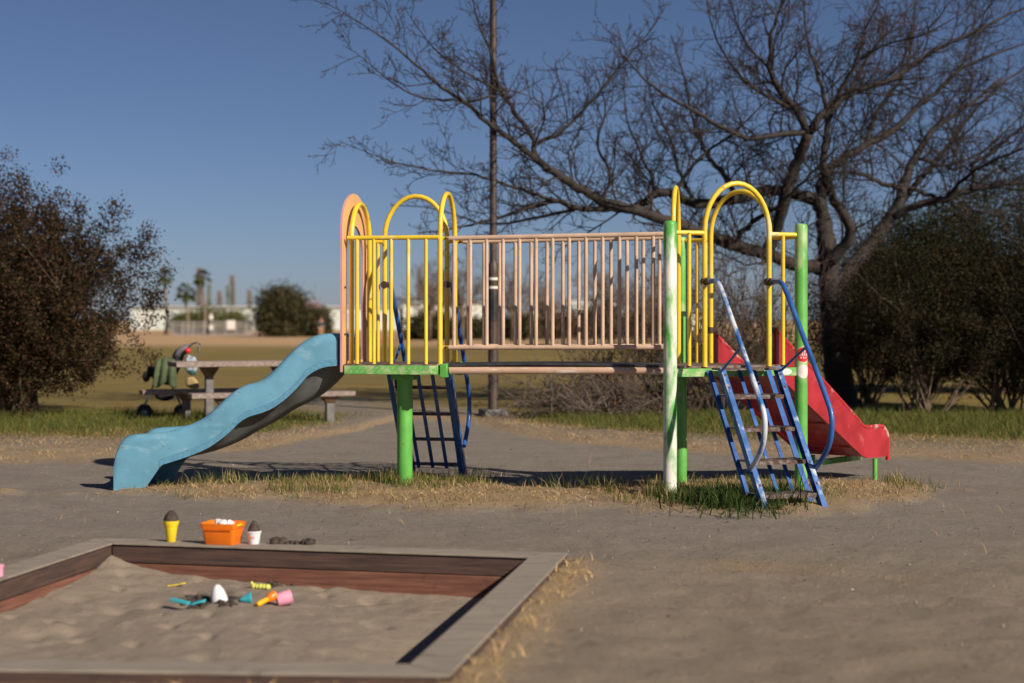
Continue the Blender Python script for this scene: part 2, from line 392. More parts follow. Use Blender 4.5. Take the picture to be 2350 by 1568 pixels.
def pit(u, v, r, dz): 
    global sz; sz = sz + dz * np.exp(-((U - u) / r) ** 2 - ((W_ - v) / r) ** 2)
for k in range(150): pit(random.random(), random.random(), random.uniform(.010, .03), random.uniform(-.035, .014))
S3[..., 2] = sz
def wetmask(x, y):
    def bl(u, v, rx, ry): p = at(u, v, gd(v, -.10)); return np.exp(-((x - p.x) / rx) ** 2 - ((y - p.y) / ry) ** 2)
    wv = bl(470, 1378, .13, .20) + bl(520, 1385, .10, .12) + .8 * bl(628, 1345, .05, .1) + .8 * bl(685, 1341, .05, .1) + .6 * bl(450, 1395, .1, .1)
    return np.clip(wv * 1.8 * (.3 + fbm(x, y, 9, 8)) - .35, 0, 1)
SC_ = np.repeat(wetmask(sxx, syy)[..., None], 3, -1).reshape(-1, 3)
sid = np.arange(nsu * nsv).reshape(nsv, nsu); sF = np.stack([sid[:-1, :-1], sid[1:, :-1], sid[1:, 1:], sid[:-1, 1:]], -1).reshape(-1, 4)
m, t, N, L, b = nodes('sand'); SAND = m
a = N.new('ShaderNodeVertexColor'); a.layer_name = 'Col'
n1 = noise(t, 14, 6, .7); n2 = noise(t, 150, 4, .75)
col = mix(t, ramp(t, n2, .3, .7), (.175, .138, .106), (.335, .275, .215)); col = mix(t, ramp(t, n1, .5, .72, 0, .5), col, (.19, .145, .11))
col = mix(t, a.outputs[0], col, (.045, .032, .024)); L.new(col, b.inputs['Base Color']); b.inputs['Roughness'].default_value = .95
bumpy(t, b, math_(t, 'ADD', n1, math_(t, 'MULTIPLY', n2, .3)), .8, .02)
o = np_mesh('sand', S3.reshape(-1, 3), sF, SAND, SC_, smooth=True); tag(o, 'grey brown sand heaped unevenly inside the wooden sandbox', 'sand', kind='stuff')
def sand_z(x, y):
    k = np.argmin((sxx - x) ** 2 + (syy - y) ** 2); return float(S3.reshape(-1, 3)[k, 2])
def on_sand(u, v):
    d = gd(v, -.10)
    for _ in range(4): p = at(u, v, d); z = sand_z(p.x, p.y); d = gd(v, z)
    p = at(u, v, d); p.z = sand_z(p.x, p.y); return p
def on_cap(u, v): p = at(u, v, gd(v, ZT)); p.z = ZT; return p
WETS = paint('damp_sand', (.062, .043, .032), .95, .3, 40, None, 1., 160)
def plastic(name, c, rough=.35): return paint(name, c, rough, .05, 10, None, .05, 80)
P_OR = plastic('orange_plastic', (.90, .20, .008)); P_YE = plastic('yellow_plastic', (.78, .58, .02)); P_WH = plastic('white_plastic', (.78, .76, .80))
P_TQ = plastic('turquoise_plastic', (.06, .46, .55)); P_PK = plastic('pink_plastic', (.82, .36, .50)); P_LG = plastic('lime_plastic', (.62, .62, .13)); P_AM = plastic('amber_plastic', (.90, .46, .015))
def blob(mb, ctr, rad, seed, n=14, rough=.12, flat=None):
    rr = random.Random(seed); V = []; F = []; h = n // 2
    for i in range(h + 1):
        th = math.pi * i / h
        for k in range(n):
            ph = 2 * math.pi * k / n; s_ = 1 + rough * (rr.random() - .5) * 2
            z = math.cos(th) * rad[2] * s_
            if flat is not None: z = max(z, flat)
            V.append(Vector(ctr) + Vector((math.sin(th) * math.cos(ph) * rad[0] * s_, math.sin(th) * math.sin(ph) * rad[1] * s_, z)))
    for i in range(h):
        for k in range(n): F.append((i * n + k, (i + 1) * n + k, (i + 1) * n + (k + 1) % n, i * n + (k + 1) % n))
    mb.add(V, F); return mb
# yellow cone cup with a ball of damp sand
p = on_cap(393, 1243); c_ = thing('cone_cup', p, 'yellow plastic cone cup topped with damp sand on the plank', 'toy cup')
MB().lathe(p, [(.026, 0), (.027, .002), (.040, .098), (.044, .10), (.044, .108), (.047, .11), (.048, .128), (.044, .128), (.040, .11), (.038, .108)], 24).build('cup', P_YE, c_)
blob(MB(), p + Vector((0, 0, .125)), (.045, .045, .062), 3, 18, .06, -.01).build('sand_scoop', WETS, c_, 'all')
# white cup with pointed sand
p = on_cap(583, 1248); c_ = thing('paper_cup', p, 'small white printed cup with pointed damp sand on the plank', 'toy cup')
MB().lathe(p, [(.031, 0), (.032, .002), (.041, .066), (.045, .068), (.045, .078), (.041, .078), (.038, .07)], 24).build('cup', P_WH, c_)
MB().lathe(p + Vector((0, 0, .068)), [(.041, 0), (.038, .012), (.028, .04), (.016, .06), (.004, .072)], 18).build('sand_scoop', WETS, c_, 60)
for k, (an, z, cc) in enumerate(((2.75, .045, P_OR), (2.5, .035, REDS), (4.3, .04, P_AM), (4.75, .042, P_PK))):      # faded print on the cup
    dr = Vector((math.cos(an), math.sin(an), 0)); mb = MB()
    V = []; 
    for q_ in range(9):
        a_ = an + .22 * math.cos(q_ * math.pi / 4); zz = z + .010 * math.sin(q_ * math.pi / 4)
        V.append(p + Vector((math.cos(a_), math.sin(a_), 0)) * (.0328 + .0092 * zz / .066 + .0005) + Vector((0, 0, zz)))
    mb.add(V[:8], [tuple(range(8))]).build('printed_mark', cc, c_)
# orange bin
p = on_cap(509, 1250); p = p + Vector((0, .05, 0)); c_ = thing('toy_bin', p, 'orange plastic bin holding white things on the sandbox plank', 'toy bin')
M3 = frame((math.cos(R(-14)), math.sin(R(-14)), 0)); M4 = M3.to_4x4()
def binring(hx, hy, z, n=6, r=.02):
    out = []
    for sx_, sy_, a0 in ((1, 1, 0), (-1, 1, 90), (-1, -1, 180), (1, -1, 270)):
        for k in range(n): q_ = R(a0 + 90 * k / (n - 1)); out.append(p + M3 @ Vector((sx_ * (hx - r) + r * math.cos(q_), sy_ * (hy - r) + r * math.sin(q_), z)))
    return out
def rings(rl):
    mb = MB(); n = len(rl[0]); V = [x for r_ in rl for x in r_]; F = []
    for i in range(len(rl) - 1):
        for k in range(n): F.append((i * n + k, i * n + (k + 1) % n, (i + 1) * n + (k + 1) % n, (i + 1) * n + k))
    F.append(tuple(range(n - 1, -1, -1))); return mb.add(V, F)
mb = rings([binring(.092, .066, .0), binring(.095, .069, .004), binring(.107, .082, .098), binring(.112, .087, .099), binring(.117, .092, .128), binring(.113, .088, .130), binring(.104, .079, .120), binring(.092, .066, .008)])
n_ = 24; mb.f.append(tuple(7 * n_ + k for k in range(n_))); mb.build('tub', P_OR, c_)
mb = MB()
for k in range(14): mb.box(p + M3 @ Vector((-.085 + .013 * k, -.0865, .094)), (.005, .006, .012), M3)
mb.build('rim_ribs', P_OR, c_)['kind'] = 'stuff'
MB().box(p + M3 @ Vector((.112, -.02, .118)), (.022, .07, .014), M3, bev=.004).build('handle_clip', P_YE, c_)
mb = MB()
for k, (x, y, r_) in enumerate(((-.04, .02, .03), (.0, .0, .034), (.035, .02, .026))): blob(mb, p + M3 @ Vector((x, y, .118)), (r_, r_ * .9, .026), k + 5, 10, .2)
tag(mb.build('crumpled_tissue', P_WH), 'white crumpled tissue showing above the orange bin rim', 'tissue')
# clumps of damp sand on the plank
mb = MB(); 
for k in range(34):
    f = k / 33; q_ = lerp(on_cap(628, 1247), on_cap(716, 1249), f) + Vector((0, random.uniform(-.03, .03), 0)); e_ = .011 + .016 * (f < .3 or f > .8) * random.random()
    blob(mb, q_ + Vector((0, 0, e_ * .4)), (e_ * 1.4, e_ * 1.2, e_), k, 8, .25)
tag(mb.build('damp_sand_clumps', WETS, None, 'all'), 'dark damp sand crumbs spilled along the far plank', 'sand', kind='stuff')
mb = MB(); rr = random.Random(5)
for k in range(150):
    u_, v_, su, sv = rr.choice(((470, 1378, 42, 8), (515, 1385, 25, 6), (628, 1345, 15, 4), (685, 1341, 18, 4), (450, 1394, 25, 4)))
    q_ = on_sand(rr.gauss(u_, su * .55), rr.gauss(v_, sv * .6)); e_ = rr.uniform(.004, .014); blob(mb, q_ + Vector((0, 0, e_ * .3)), (e_ * 1.3, e_ * 1.3, e_), k, 6, .3)
tag(mb.build('dug_sand_crumbs', WETS, None, 'all'), 'dark dug up sand crumbs scattered around the toys in the sandbox', 'sand', kind='stuff')
# toys in the sand
p = on_sand(400, 1349); e = Vector((.98, .2, .12)).normalized()
mb = MB(); mb.box(p + Vector((0, 0, .010)), (.075, .008, .005), frame(e)); mb.box(p + e * .048 + Vector((0, 0, .012)), (.035, .018, .007), frame(e), bev=.002)
tag(mb.build('toy_spoon', P_YE), 'thin yellow plastic spoon lying in the sand', 'toy spoon')
p = on_sand(504, 1378)
mb = MB(); mb.lathe(p - Vector((0, 0, .006)), [(.046, 0), (.047, .008), (.043, .03), (.033, .062), (.018, .086), (.007, .094)], 20, (-.16, 0, 1))
tag(mb.build('ice_cream_mould', P_WH), 'white pointed plastic scoop mould standing in the sand', 'sand mould')
p = on_sand(428, 1396); sh = thing('toy_shovel', p, 'turquoise plastic shovel with grooved handle half buried in sand', 'toy shovel')
e = Vector((.93, -.32, -.14)).normalized(); fr = frame(e)
mb = MB(); a0 = p + Vector((-.085, .03, .040))
mb.box(a0 + e * .05, (.11, .034, .008), fr, bev=.003)
for s_ in (-1, 1): mb.box(a0 + e * .05 + fr @ Vector((0, s_ * .014, .006)), (.108, .006, .008), fr)
mb.build('handle', P_TQ, sh)
mb = MB(); bl = []
for i in range(7):
    for k in range(7):
        x = i / 6; y = k / 6 - .5; bl.append(a0 + e * .11 + Vector((x * .08, (y * .065) * (1 - .35 * x * x) + .01, -.012 + .022 * x + .05 * y * y)))
mb.add(bl, [(i * 7 + k, (i + 1) * 7 + k, (i + 1) * 7 + k + 1, i * 7 + k + 1) for i in range(6) for k in range(6)])
o = mb.build('blade', P_TQ, sh); o.modifiers.new('s', 'SOLIDIFY').thickness = .003
p = on_sand(568, 1382)
mb = MB(); mb.lathe(p + Vector((.02, 0, .022)), [(.036, -.002), (.036, .004), (.030, .012), (.018, .04), (.006, .058)], 16, (-.88, -.2, -.12))
tag(mb.build('cone_mould', P_TQ), 'light blue cone shaped mould lying on its side in sand', 'sand mould')
p = on_sand(600, 1352); mb = MB(); e = Vector((.94, -.3, .0)).normalized(); fr = frame(e)
for k in range(5): blob(mb, p + e * (.022 * k - .048) + Vector((0, 0, .014)), (.019, .022, .018 - .002 * (k % 2)), k + 30, 12, .03)
mb.tube([p + e * -.055 + Vector((0, 0, .02)), p + e * -.066 + Vector((0, 0, .04))], [.012, .008], 8)
tag(mb.build('caterpillar_mould', P_LG, None, 'all'), 'lime yellow lumpy sand mould half buried beside dark sand', 'sand mould')
p = on_sand(607, 1392); sc_ = thing('toy_scoop', p, 'amber and orange plastic scoop leaning beside the pink cup', 'toy scoop')
e = Vector((.60, .62, .38)).normalized(); fr = frame(e)
MB().tube([p + Vector((-.035, -.03, .012)), p + Vector((-.02, -.012, .02)), p + Vector((.012, .025, .034))], [.013, .015, .013], 12).build('handle', P_AM, sc_)
MB().lathe(p + Vector((.010, .025, .030)), [(.012, 0), (.022, .012), (.027, .03), (.028, .055), (.024, .055), (.02, .03)], 16, e).build('scoop_bowl', P_OR, sc_)
p = on_sand(653, 1391); mb = MB(); ax = Vector((.88, .30, .20)).normalized()
mb.lathe(p + Vector((-.04, -.01, .034)), [(.034, 0), (.036, .004), (.040, .07), (.042, .072), (.042, .08), (.038, .08), (.034, .01)], 20, ax)
tag(mb.build('pink_beaker', P_PK), 'pink plastic beaker lying on its side in the sand', 'toy cup')
p = at(-6, 1322, gd(1322, ZT)); p.z = ZT; mb = MB(); mb.lathe(p, [(.03, 0), (.034, .05), (.036, .052), (.036, .06), (.032, .06)], 16)
tag(mb.build('pink_cup', P_PK), 'pink cup at the left end of the sandbox plank', 'toy cup')

# ------------------------------------------------------------------ play structure
ps = thing('play_structure', (A.x - 1, A.y + .6, 0), 'colourful playground structure with two slides, two ladders and a bridge', 'play structure')
TU = .0215       # thick tube radius; thin bars .0165
def arch_pts(a, b, z0, zr, zt):
    a = Vector(a); b = Vector(b); r = (b - a).length / 2; c = (a + b) / 2; e = (b - a).normalized(); pts = [Vector((a.x, a.y, z0))]
    for k in range(17):
        q_ = math.pi * k / 16; pts.append(c - e * r * math.cos(q_) + Vector((0, 0, zr + (zt - zr) * math.sin(q_))))
    pts.append(Vector((b.x, b.y, z0))); return pts
BAR = {}
def bar(name, base, top, r, mat, parent, n=10):
    "straight bar as its own object; alike bars share mesh data"
    base = Vector(base); top = Vector(top); l = round((top - base).length, 4); key = (l, r, mat.name)
    if key not in BAR: BAR[key] = MB().tube([(0, 0, 0), (0, 0, l)], r, n).mesh(name, mat=mat, smooth=40)
    o = link(name, BAR[key], parent, base); o.rotation_mode = 'QUATERNION'; o.rotation_quaternion = Vector((0, 0, 1)).rotation_difference(top - base); return o
def bolt(p, n, parent, r=.014):
    MB().lathe(Vector(p), [(r, 0), (r, .006), (r * .75, .012), (r * .3, .014)], 10, n).build('bolt', BOLT, parent)
def post(p, r, ztop, mat, label=None, zb=-.1):
    mb = MB(); mb.lathe((p.x, p.y, zb), [(r, 0), (r, ztop - zb - .03), (r * .93, ztop - zb - .012), (r * .7, ztop - zb)], 28)
    o = mb.build('post', mat, ps); 
    if label: o['label'] = label
    return o
pA = post(A, .0545, 2.27, GRNW, 'green post worn to white'); pB = post(Bp, .052, 2.20, GRN); pC = post(Cp, .053, 2.27, GRN, 'green post with round stickers')
for pp, zz in ((pA, 2.27),): pass
# --- deck of the triangular tower
EB = (Cp - Bp).normalized()
def inset_tri(k):
    c = (A + Bp + Cp) / 3; return [c + (x - c) * k for x in (A, Bp, Cp)]
def tri_deck(name, k, z0, z1, mat):
    T = inset_tri(k); pts = []
    for i in range(3):
        p0, p1, p2 = T[i - 1], T[i], T[(i + 1) % 3]; pts += [p1 + (p0 - p1).normalized() * .12, p1 + (p2 - p1).normalized() * .12]
    n = len(pts); return MB().add([(q_.x, q_.y, z0) for q_ in pts] + [(q_.x, q_.y, z1) for q_ in pts], [tuple(range(n)), tuple(range(2 * n - 1, n - 1, -1))] + [(i, (i + 1) % n, n + (i + 1) % n, n + i) for i in range(n)]).build(name, mat, ps)
pl2 = tri_deck('platform', .98, DECK - .02, DECK, CHK)
def fascia(a, b, off, z0, z1, mat, parent, th=.02, name='fascia'):
    a = Vector(a); b = Vector(b); e = (b - a).normalized(); c = (a + b) / 2
    return MB().box((c.x, c.y, (z0 + z1) / 2), ((b - a).length, th, z1 - z0), frame(e), bev=.003).build(name, mat, parent)
for a_, b_ in ((A, Cp), (Bp, Cp), (A, Bp)):
    e_ = (b_ - a_).normalized(); fascia(a_ + e_ * .05, b_ - e_ * .05, 0, DECK - .09, DECK - .022, FAS, pl2, .03)
# --- one side with an arch between two posts
def rail_side(a, b, q0, q1, z_top, z_arch, names, bars, thick=TU):
    e_ = (b - a).normalized(); la = a + e_ * q0; lb = a + e_ * q1
    ar = MB().tube(arch_pts(la, lb, DECK - .01, 2.20, z_arch), thick, 12).build('arch', YEL, ps)
    for x0, x1, bl_ in ((a + e_ * .05, la, bars[0]), (lb, b - e_ * .05, bars[1])):
        if x0 is None: continue
        rl = MB().tube([Vector((x0.x, x0.y, z_top)), Vector((x1.x, x1.y, z_top))], .0195, 12).build('rail', YEL, ps)
        for q_ in bl_:
            p_ = a + e_ * q_; bar('baluster', (p_.x, p_.y, DECK), (p_.x, p_.y, z_top), .0165, YEL, rl)
    return la, lb, ar
la1, lb1, ar1 = rail_side(A, Cp, .31, .90, 2.178, 2.59, 0, ([.17], [1.03]))
la2, lb2, ar2 = rail_side(Bp, Cp, .31, .90, 2.165, 2.57, 0, ([.17], [1.03]))
MB().tube(arch_pts(A + EY * .31, A + EY * .90, DECK - .01, 2.2, 2.585), TU, 12).build('arch', YEL, ps)
for w0, w1 in ((.05, .31), (.90, 1.15)):
    MB().tube([SP(0, w0, 2.17), SP(0, w1, 2.17)], .0195, 10).build('rail', YEL, ps)
# --- left tower: square platform on one column
W0, W1 = .2, 1.0; WM = (W0 + W1) / 2
TL = t_of(790, W0); TR = t_of(1000, W0)
tc = (TL + TR) / 2
colm = MB().lathe(SP(t_of(929, WM), WM, -.1), [(.067, 0), (.067, 1.0), (.067, 1.10)], 32).build('post', GRN, ps); colm['label'] = 'thick green column under the platform'
MB().box(SP(t_of(929, WM), WM, DECK - .12), (.20, .20, .05), frame(EX), bev=.004).build('mounting_plate', GRN, colm)
def poly_prism(pts, z0, z1):
    n = len(pts); return MB().add([(q_.x, q_.y, z0) for q_ in pts] + [(q_.x, q_.y, z1) for q_ in pts], [tuple(range(n - 1, -1, -1)), tuple(range(n, 2 * n))] + [(i, (i + 1) % n, n + (i + 1) % n, n + i) for i in range(n)])
ch = .05
dk = [SP(TL, W0), SP(TR + ch, W0), SP(TR, W0 + ch), SP(TR - .02, .3), SP(TR - .02, .9), SP(TR, W1 - ch), SP(TR + ch, W1), SP(TL, W1)]
pl1 = poly_prism(dk, DECK - .012, DECK).build('platform', CHK, ps)
for i in range(len(dk)):
    if i in (3,): continue
    fascia(dk[i], dk[(i + 1) % len(dk)], 0, DECK - .088, DECK - .0125, FAS, pl1, .008)
# embossed diamond pattern on the front fascia
mb = MB(); nrm = -EY; k = 0
for i in range(15):
    tt = TL - .03 - i * .048
    if tt < TR + ch + .02: break
    for s_ in (0, 1):
        c = SP(tt - .012 - .02 * s_, W0 - .0048, DECK - .035 - .028 * s_); rot = frame(EX) @ Matrix.Rotation(R(-38 if s_ == 0 else -42), 3, 'Y'); mb.box(c, (.026, .004, .0055), rot)
mb.build('embossed_tread', EMB, pl1)['kind'] = 'stuff'
fr_ = frame(EX)
br = MB().box(SP(TR - .055, W0 + .09, DECK - .055), (.062, .09, .115), fr_, bev=.004).build('bracket', GRN, pl1)
MB().box(SP(TR - .055, W1 - .09, DECK - .055), (.062, .09, .115), fr_, bev=.004).build('bracket', GRN, pl1)
# front railing
ZR_ = 2.168; tleg = t_of(1007, .25); tpa = t_of(803, .25)
fr1 = MB().tube([SP(tpa + .02, .25, ZR_), SP(tleg, .25, ZR_)], .0195, 12).build('railing', YEL, ps)
for u_ in (819.5, 858, 897.6, 937, 977.5): q_ = t_of(u_, .25); bar('baluster', SP(q_, .25, DECK - .01), SP(q_, .25, ZR_), .0165, YEL, fr1)
# bridge-side arch, back arch, slide-side arch
MB().tube(arch_pts(SP(tleg, .30), SP(tleg, .90), DECK - .01, 2.2, 2.56), TU, 12).build('arch', YEL, ps)
tb0 = t_of(883, W1 - .04); tb1 = t_of(1026, W1 - .04)
MB().tube(arch_pts(SP(tb0, W1 - .04), SP(tb1, W1 - .04), DECK - .01, 2.2, 2.57), TU, 12).build('arch', YEL, ps)
MB().tube(arch_pts(SP(tpa, .30), SP(tpa, .90), DECK - .01, 2.14, 2.48), TU, 12).build('arch', YEL, ps)
rl = MB().tube([SP(tpa, W1 - .04, ZR_), SP(tb0, W1 - .04, ZR_)], .0195, 10).build('railing', YEL, ps)
bar('baluster', SP((tpa + tb0) / 2, W1 - .04, DECK), SP((tpa + tb0) / 2, W1 - .04, ZR_), .0165, YEL, rl)
rl = MB().tube([SP(tb1, W1 - .04, ZR_), SP(tleg, W1 - .04, ZR_)], .0195, 10).build('railing', YEL, ps)
# slide entrance panel: arched board with an arched opening
tp = t_of(786, W0) ; NP = 24
def arch_outline(hw, zb, zs, zt, n=NP):
    pts = [(-hw, zb)]
    for k in range(n + 1):
        q_ = math.pi * k / n; pts.append((-hw * math.cos(q_), zs + (zt - zs) * math.sin(q_) ** .9 if 0 < k < n else zs))
    pts.append((hw, zb)); return pts
OUT = arch_outline(.41, 1.03, 2.22, 2.57); INN = arch_outline(.27, DECK + .02, 2.0, 2.29)
def pan(th0, th1):
    n = len(OUT); V = []
    for tt in (th0, th1):
        for lst in (OUT, INN):
            for y, z in lst: V.append(SP(tt, WM + y, z))
    F = []; o1, i1, o2, i2 = 0, n, 2 * n, 3 * n
    for k in range(n - 1):
        F += [(o1 + k, i1 + k, i1 + k + 1, o1 + k + 1), (o2 + k, o2 + k + 1, i2 + k + 1, i2 + k)]
    F += [(o1, o1 + n - 1, i1 + n - 1, i1), (o2, i2, i2 + n - 1, o2 + n - 1)]
    E = []
    for k in range(n): k2 = (k + 1) % n; E += [(o1 + k, o1 + k2, o2 + k2, o2 + k), (i1 + k, i2 + k, i2 + k2, i1 + k2)]
    return V, F, E
V, F, E = pan(tp, tp + .018)
pn = MB().add(V, F).build('entry_panel', PNL, ps, None); pn['label'] = 'orange arched entry board with pink edge'
MB().add(V, E).build('panel_edge', PNK, pn, None)
for y, z in ((0, 2.44), (-.335, 1.75), (-.335, 1.35)): bolt(SP(tp - .002, WM + y, z), -EX * -1 if False else EX, pn, .010)
# --- bridge
bt0, bt1 = t_of(1033, .3), .075
bd = MB()
for k in range(12):
    f0, f1 = k / 12, (k + 1) / 12; ta, tb_ = lerp(TR - .02, .02, f0), lerp(TR - .02, .02, f1); z0, z1 = (DECK - .002 + .012 * math.sin(math.pi * f) for f in (f0, f1))
    q4 = [SP(ta, .29, 0), SP(tb_, .29, 0), SP(tb_, .91, 0), SP(ta, .91, 0)]; zs = [z0, z1, z1, z0]
    bd.add([(q_.x, q_.y, zz - .016) for q_, zz in zip(q4, zs)] + [(q_.x, q_.y, zz) for q_, zz in zip(q4, zs)], [(3, 2, 1, 0), (4, 5, 6, 7), (0, 1, 5, 4), (1, 2, 6, 5), (2, 3, 7, 6), (3, 0, 4, 7)])
bridge = bd.build('bridge', RUB, ps, None)
for w_ in (.31, .89):
    MB().tube([SP(bt0 + .005, w_, 1.045), SP(bt1 + .0, w_, 1.052)], .031, 20).build('beam', BEIW, bridge)
    MB().box(SP(bt0 + .03, w_, 1.048), (.07, .02, .05), fr_).build('lug', GRN, bridge)
    MB().box(SP(.05, w_, 1.052), (.07, .02, .05), fr_).build('lug', GRN, bridge)
    bolt(SP(bt0 + .035, w_ - .010, 1.048), -EY, bridge, .013)
for w_, us in ((.30, None), (.90, None)):
    r0, r1 = SP(bt0 + .01, w_, 2.160), SP(.08, w_, 2.180); b0, b1 = SP(bt0 + .01, w_, 1.240), SP(.08, w_, 1.246)
    rl = MB().tube([r0, r1], .021, 14).build('bridge_rail', BEI, bridge); rb = MB().tube([b0, b1], .021, 14).build('bridge_rail', BEI, bridge)
    for z_, x in ((2.160, r0), (1.24, b0)):
        MB().box(SP(bt0 + .035, w_, z_), (.075, .012, .03), fr_).build('lug', YEL, bridge); bolt(SP(bt0 + .035, w_ - .006, z_), -EY, bridge, .012)
    for k in range(13):
        t_ = t_of(1042, .3) - .1505 * k * (t_of(1042, .3) - t_of(1499, .3)) / (12 * .1505)
        f = (t_ - bt0) / (.08 - bt0); bar('baluster', SP(t_, w_, 1.242), SP(t_, w_, 2.17), .0165, BEI, bridge)
# --- ladders: back grid of bars, two front stringers, four treads, two handrails
def ladder(o, e, n, q0, q1, label):
    "o: a point on the deck edge, e: along the edge, n: outward"
    P = lambda q_, l, z: Vector((o.x + e.x * q_ + n.x * l, o.y + e.y * q_ + n.y * l, z))
    SL = .685; LB = lambda z: .03 + (1.06 - z) * SL; LF = lambda z: LB(z) + .19
    fr = frame(e); dirv = (P(0, LB(.05), .05) - P(0, LB(1.06), 1.06)).normalized()
    xs = e; ys = dirv; zs = xs.cross(ys).normalized(); RM = Matrix((xs, ys, zs)).transposed()
    ld = MB().box((P(q0 + .01, LF(1.03), 1.075) + P(q1 - .01, LF(1.03), 1.075)) / 2 - n * .09, (q1 - q0 - .02, .20, .016), fr, bev=.003).build('ladder', TRD, ps)
    ld['label'] = label
    for k in range(5):
        q_ = lerp(q0, q1, k / 4); zb = .0 if k in (0, 4) else .10; a_, b_ = P(q_, LB(zb), zb), P(q_, LB(1.06), 1.06)
        MB().box((a_ + b_) / 2, (.045 if k in (0, 4) else .032, (b_ - a_).length, .010), RM).build('ladder_bar', BLU, ld)
    for q_ in (q0, q1):
        a_, b_ = P(q_, LF(-.02), -.02), P(q_, LF(1.075), 1.075); l_ = (b_ - a_).length; mid = (a_ + b_) / 2; s_ = 1 if q_ == q0 else -1
        st = MB(); st.box(mid, (.010, l_, .06), RM); st.box(mid + RM @ Vector((s_ * .0215, 0, .024)), (.034, l_, .010), RM); st.box(mid + RM @ Vector((s_ * .0215, 0, -.026)), (.034, l_, .008), RM)
        sg = st.build('stringer', BLUW, ld, None)
        for z_ in (1.03, .93, .36, .20): bolt(P(q_, LF(z_) + .028, z_) + e * (s_ * .02), (n * .82 + Vector((0, 0, .57))).normalized(), sg, .012)
    for z_ in (.87, .62, .375, .13):
        lf = LF(z_); c = P((q0 + q1) / 2, lf - .085, z_)
        mb = MB(); mb.box(c, (q1 - q0 - .012, .21, .006), fr); mb.box(c + n * .104 - Vector((0, 0, .014)), (q1 - q0 - .014, .006, .028), fr)
        tr = mb.build('tread', TRD, ld, None); mb = MB()
        for i in range(26):
            for j in range(4):
                a_ = P(q0 + .03 + (q1 - q0 - .06) * i / 25, lf - .16 + .05 * j, z_ + .0045); mb.box(a_, (.014, .005, .004), fr @ Matrix.Rotation(R(45 if (i + j) % 2 else -45), 3, 'Z'))
        mb.build('tread_grip', TRD, tr, None)['kind'] = 'stuff'
        for s_ in (q0 + .012, q1 - .012): MB().box(P(s_, lf - .085, z_ - .004), (.02, .20, .010), fr).build('tread_end', BLU, tr, None)
    for q_ in (q0 - .02, q1 + .02):
        hp = spline([(.0, 1.785), (.13, 1.785), (.22, 1.77), (.29, 1.70), (.45, 1.49), (.70, 1.16), (.92, .86), (.985, .75), (.995, .64), (.96, .52), (.86, .40), (.735, .30)], 4)
        hr = MB().tube([P(q_, a_[0], a_[1]) for a_ in hp], .021, 12).build('handrail', HRW if q_ < q0 and e is EC else BLU, ld)
        MB().tube([P(q_, -.028, 1.785), P(q_, .028, 1.785)], .033, 12).build('clamp', CLAMP, hr); MB().tube([P(q_, .0, 1.785), P(q_, .085, 1.787)], .027, 12).build('clamp', CLAMP, hr)
        MB().tube([P(q_, .62, 1.265), P(q_ + (.02 if q_ < q0 else -.02), LF(1.06) + .02, 1.06)], .011, 8).build('brace', BLU, hr)
NAC = Vector((EC.y, -EC.x, 0)); 
if NAC.dot(A - Bp) < 0: NAC = -NAC
ladder(A, EC, NAC, .335, .875, 'worn blue step ladder facing the sandbox')
ob = SP(0, W1 - .04)
ladder(ob, EX, EY, -tb0 + .02, -tb1 - .02, 'blue ladder on the far side of the platform')
# --- wavy light blue slide
SLW0, SLW1 = .22, .97; SROT = R(4)
def px1(x, y): return ((240 + x / 3.136) / 1.0894, (780 + y / 3.136) / 1.0894)
def prof(lst):
    out = []
    for x, y in lst:
        u_, v_ = px1(x, y); t_, z_ = tz(u_, v_, SLW0)
        # the slide swings slightly towards the viewer at its foot
        p0 = SP(TL + .06, SLW0); k = (u_ - 1175) / FV; dr = (Matrix.Rotation(SROT, 3, 'Z') @ (-EX))
        s_ = (k * p0.y - p0.x) / (dr.x - k * dr.y); pp = p0 + dr * s_; out.append((s_, HC - (v_ - 735) * pp.y / FV))
    return out
TOP = prof([(1905, 168), (1800, 170), (1700, 190), (1600, 245), (1500, 335), (1420, 420), (1350, 490), (1270, 545), (1150, 580), (1050, 640), (950, 730), (850, 820), (750, 875), (650, 910), (550, 940), (450, 952), (320, 960), (250, 970), (200, 1000), (160, 1070), (138, 1160)])
BOT = prof([(1905, 420), (1800, 430), (1720, 460), (1650, 510), (1590, 580), (1500, 670), (1400, 745), (1300, 790), (1200, 820), (1120, 870), (1050, 940), (950, 1020), (850, 1080), (700, 1140), (510, 1200), (500, 1206), (430, 1322), (352, 1458), (138, 1458)])
HUL = prof([(1905, 440), (1800, 560), (1700, 650), (1600, 715), (1450, 790), (1300, 885), (1150, 965), (1000, 1050), (850, 1112), (700, 1150), (500, 1190), (350, 1200), (138, 1210)])
sdir = Matrix.Rotation(SROT, 3, 'Z') @ (-EX); sperp = Matrix.Rotation(SROT, 3, 'Z') @ EY; s0 = SP(TL + .06, SLW0)
def curve(lst, s): xs_ = [a_[0] for a_ in lst]; o_ = np.argsort(xs_); return np.interp(s, np.array(xs_)[o_], np.array([a_[1] for a_ in lst])[o_])
def smooth_curve(lst): return [tuple(a_) for a_ in spline(lst, 4)]
TOPs, HULs, BOTs = smooth_curve(TOP), smooth_curve(HUL), smooth_curve(BOT[:15])
SEND = TOP[-1][0]; SFOOT0 = BOT[14][0]; WID = SLW1 - SLW0
def SW(s, y, z): q_ = s0 + sdir * s + sperp * y; return Vector((q_.x, q_.y, z))
ss = np.concatenate([np.linspace(0, SEND - .08, 70), SEND - .08 + .08 * np.sin(np.linspace(.1, 1, 10) * math.pi / 2)])
secs = []
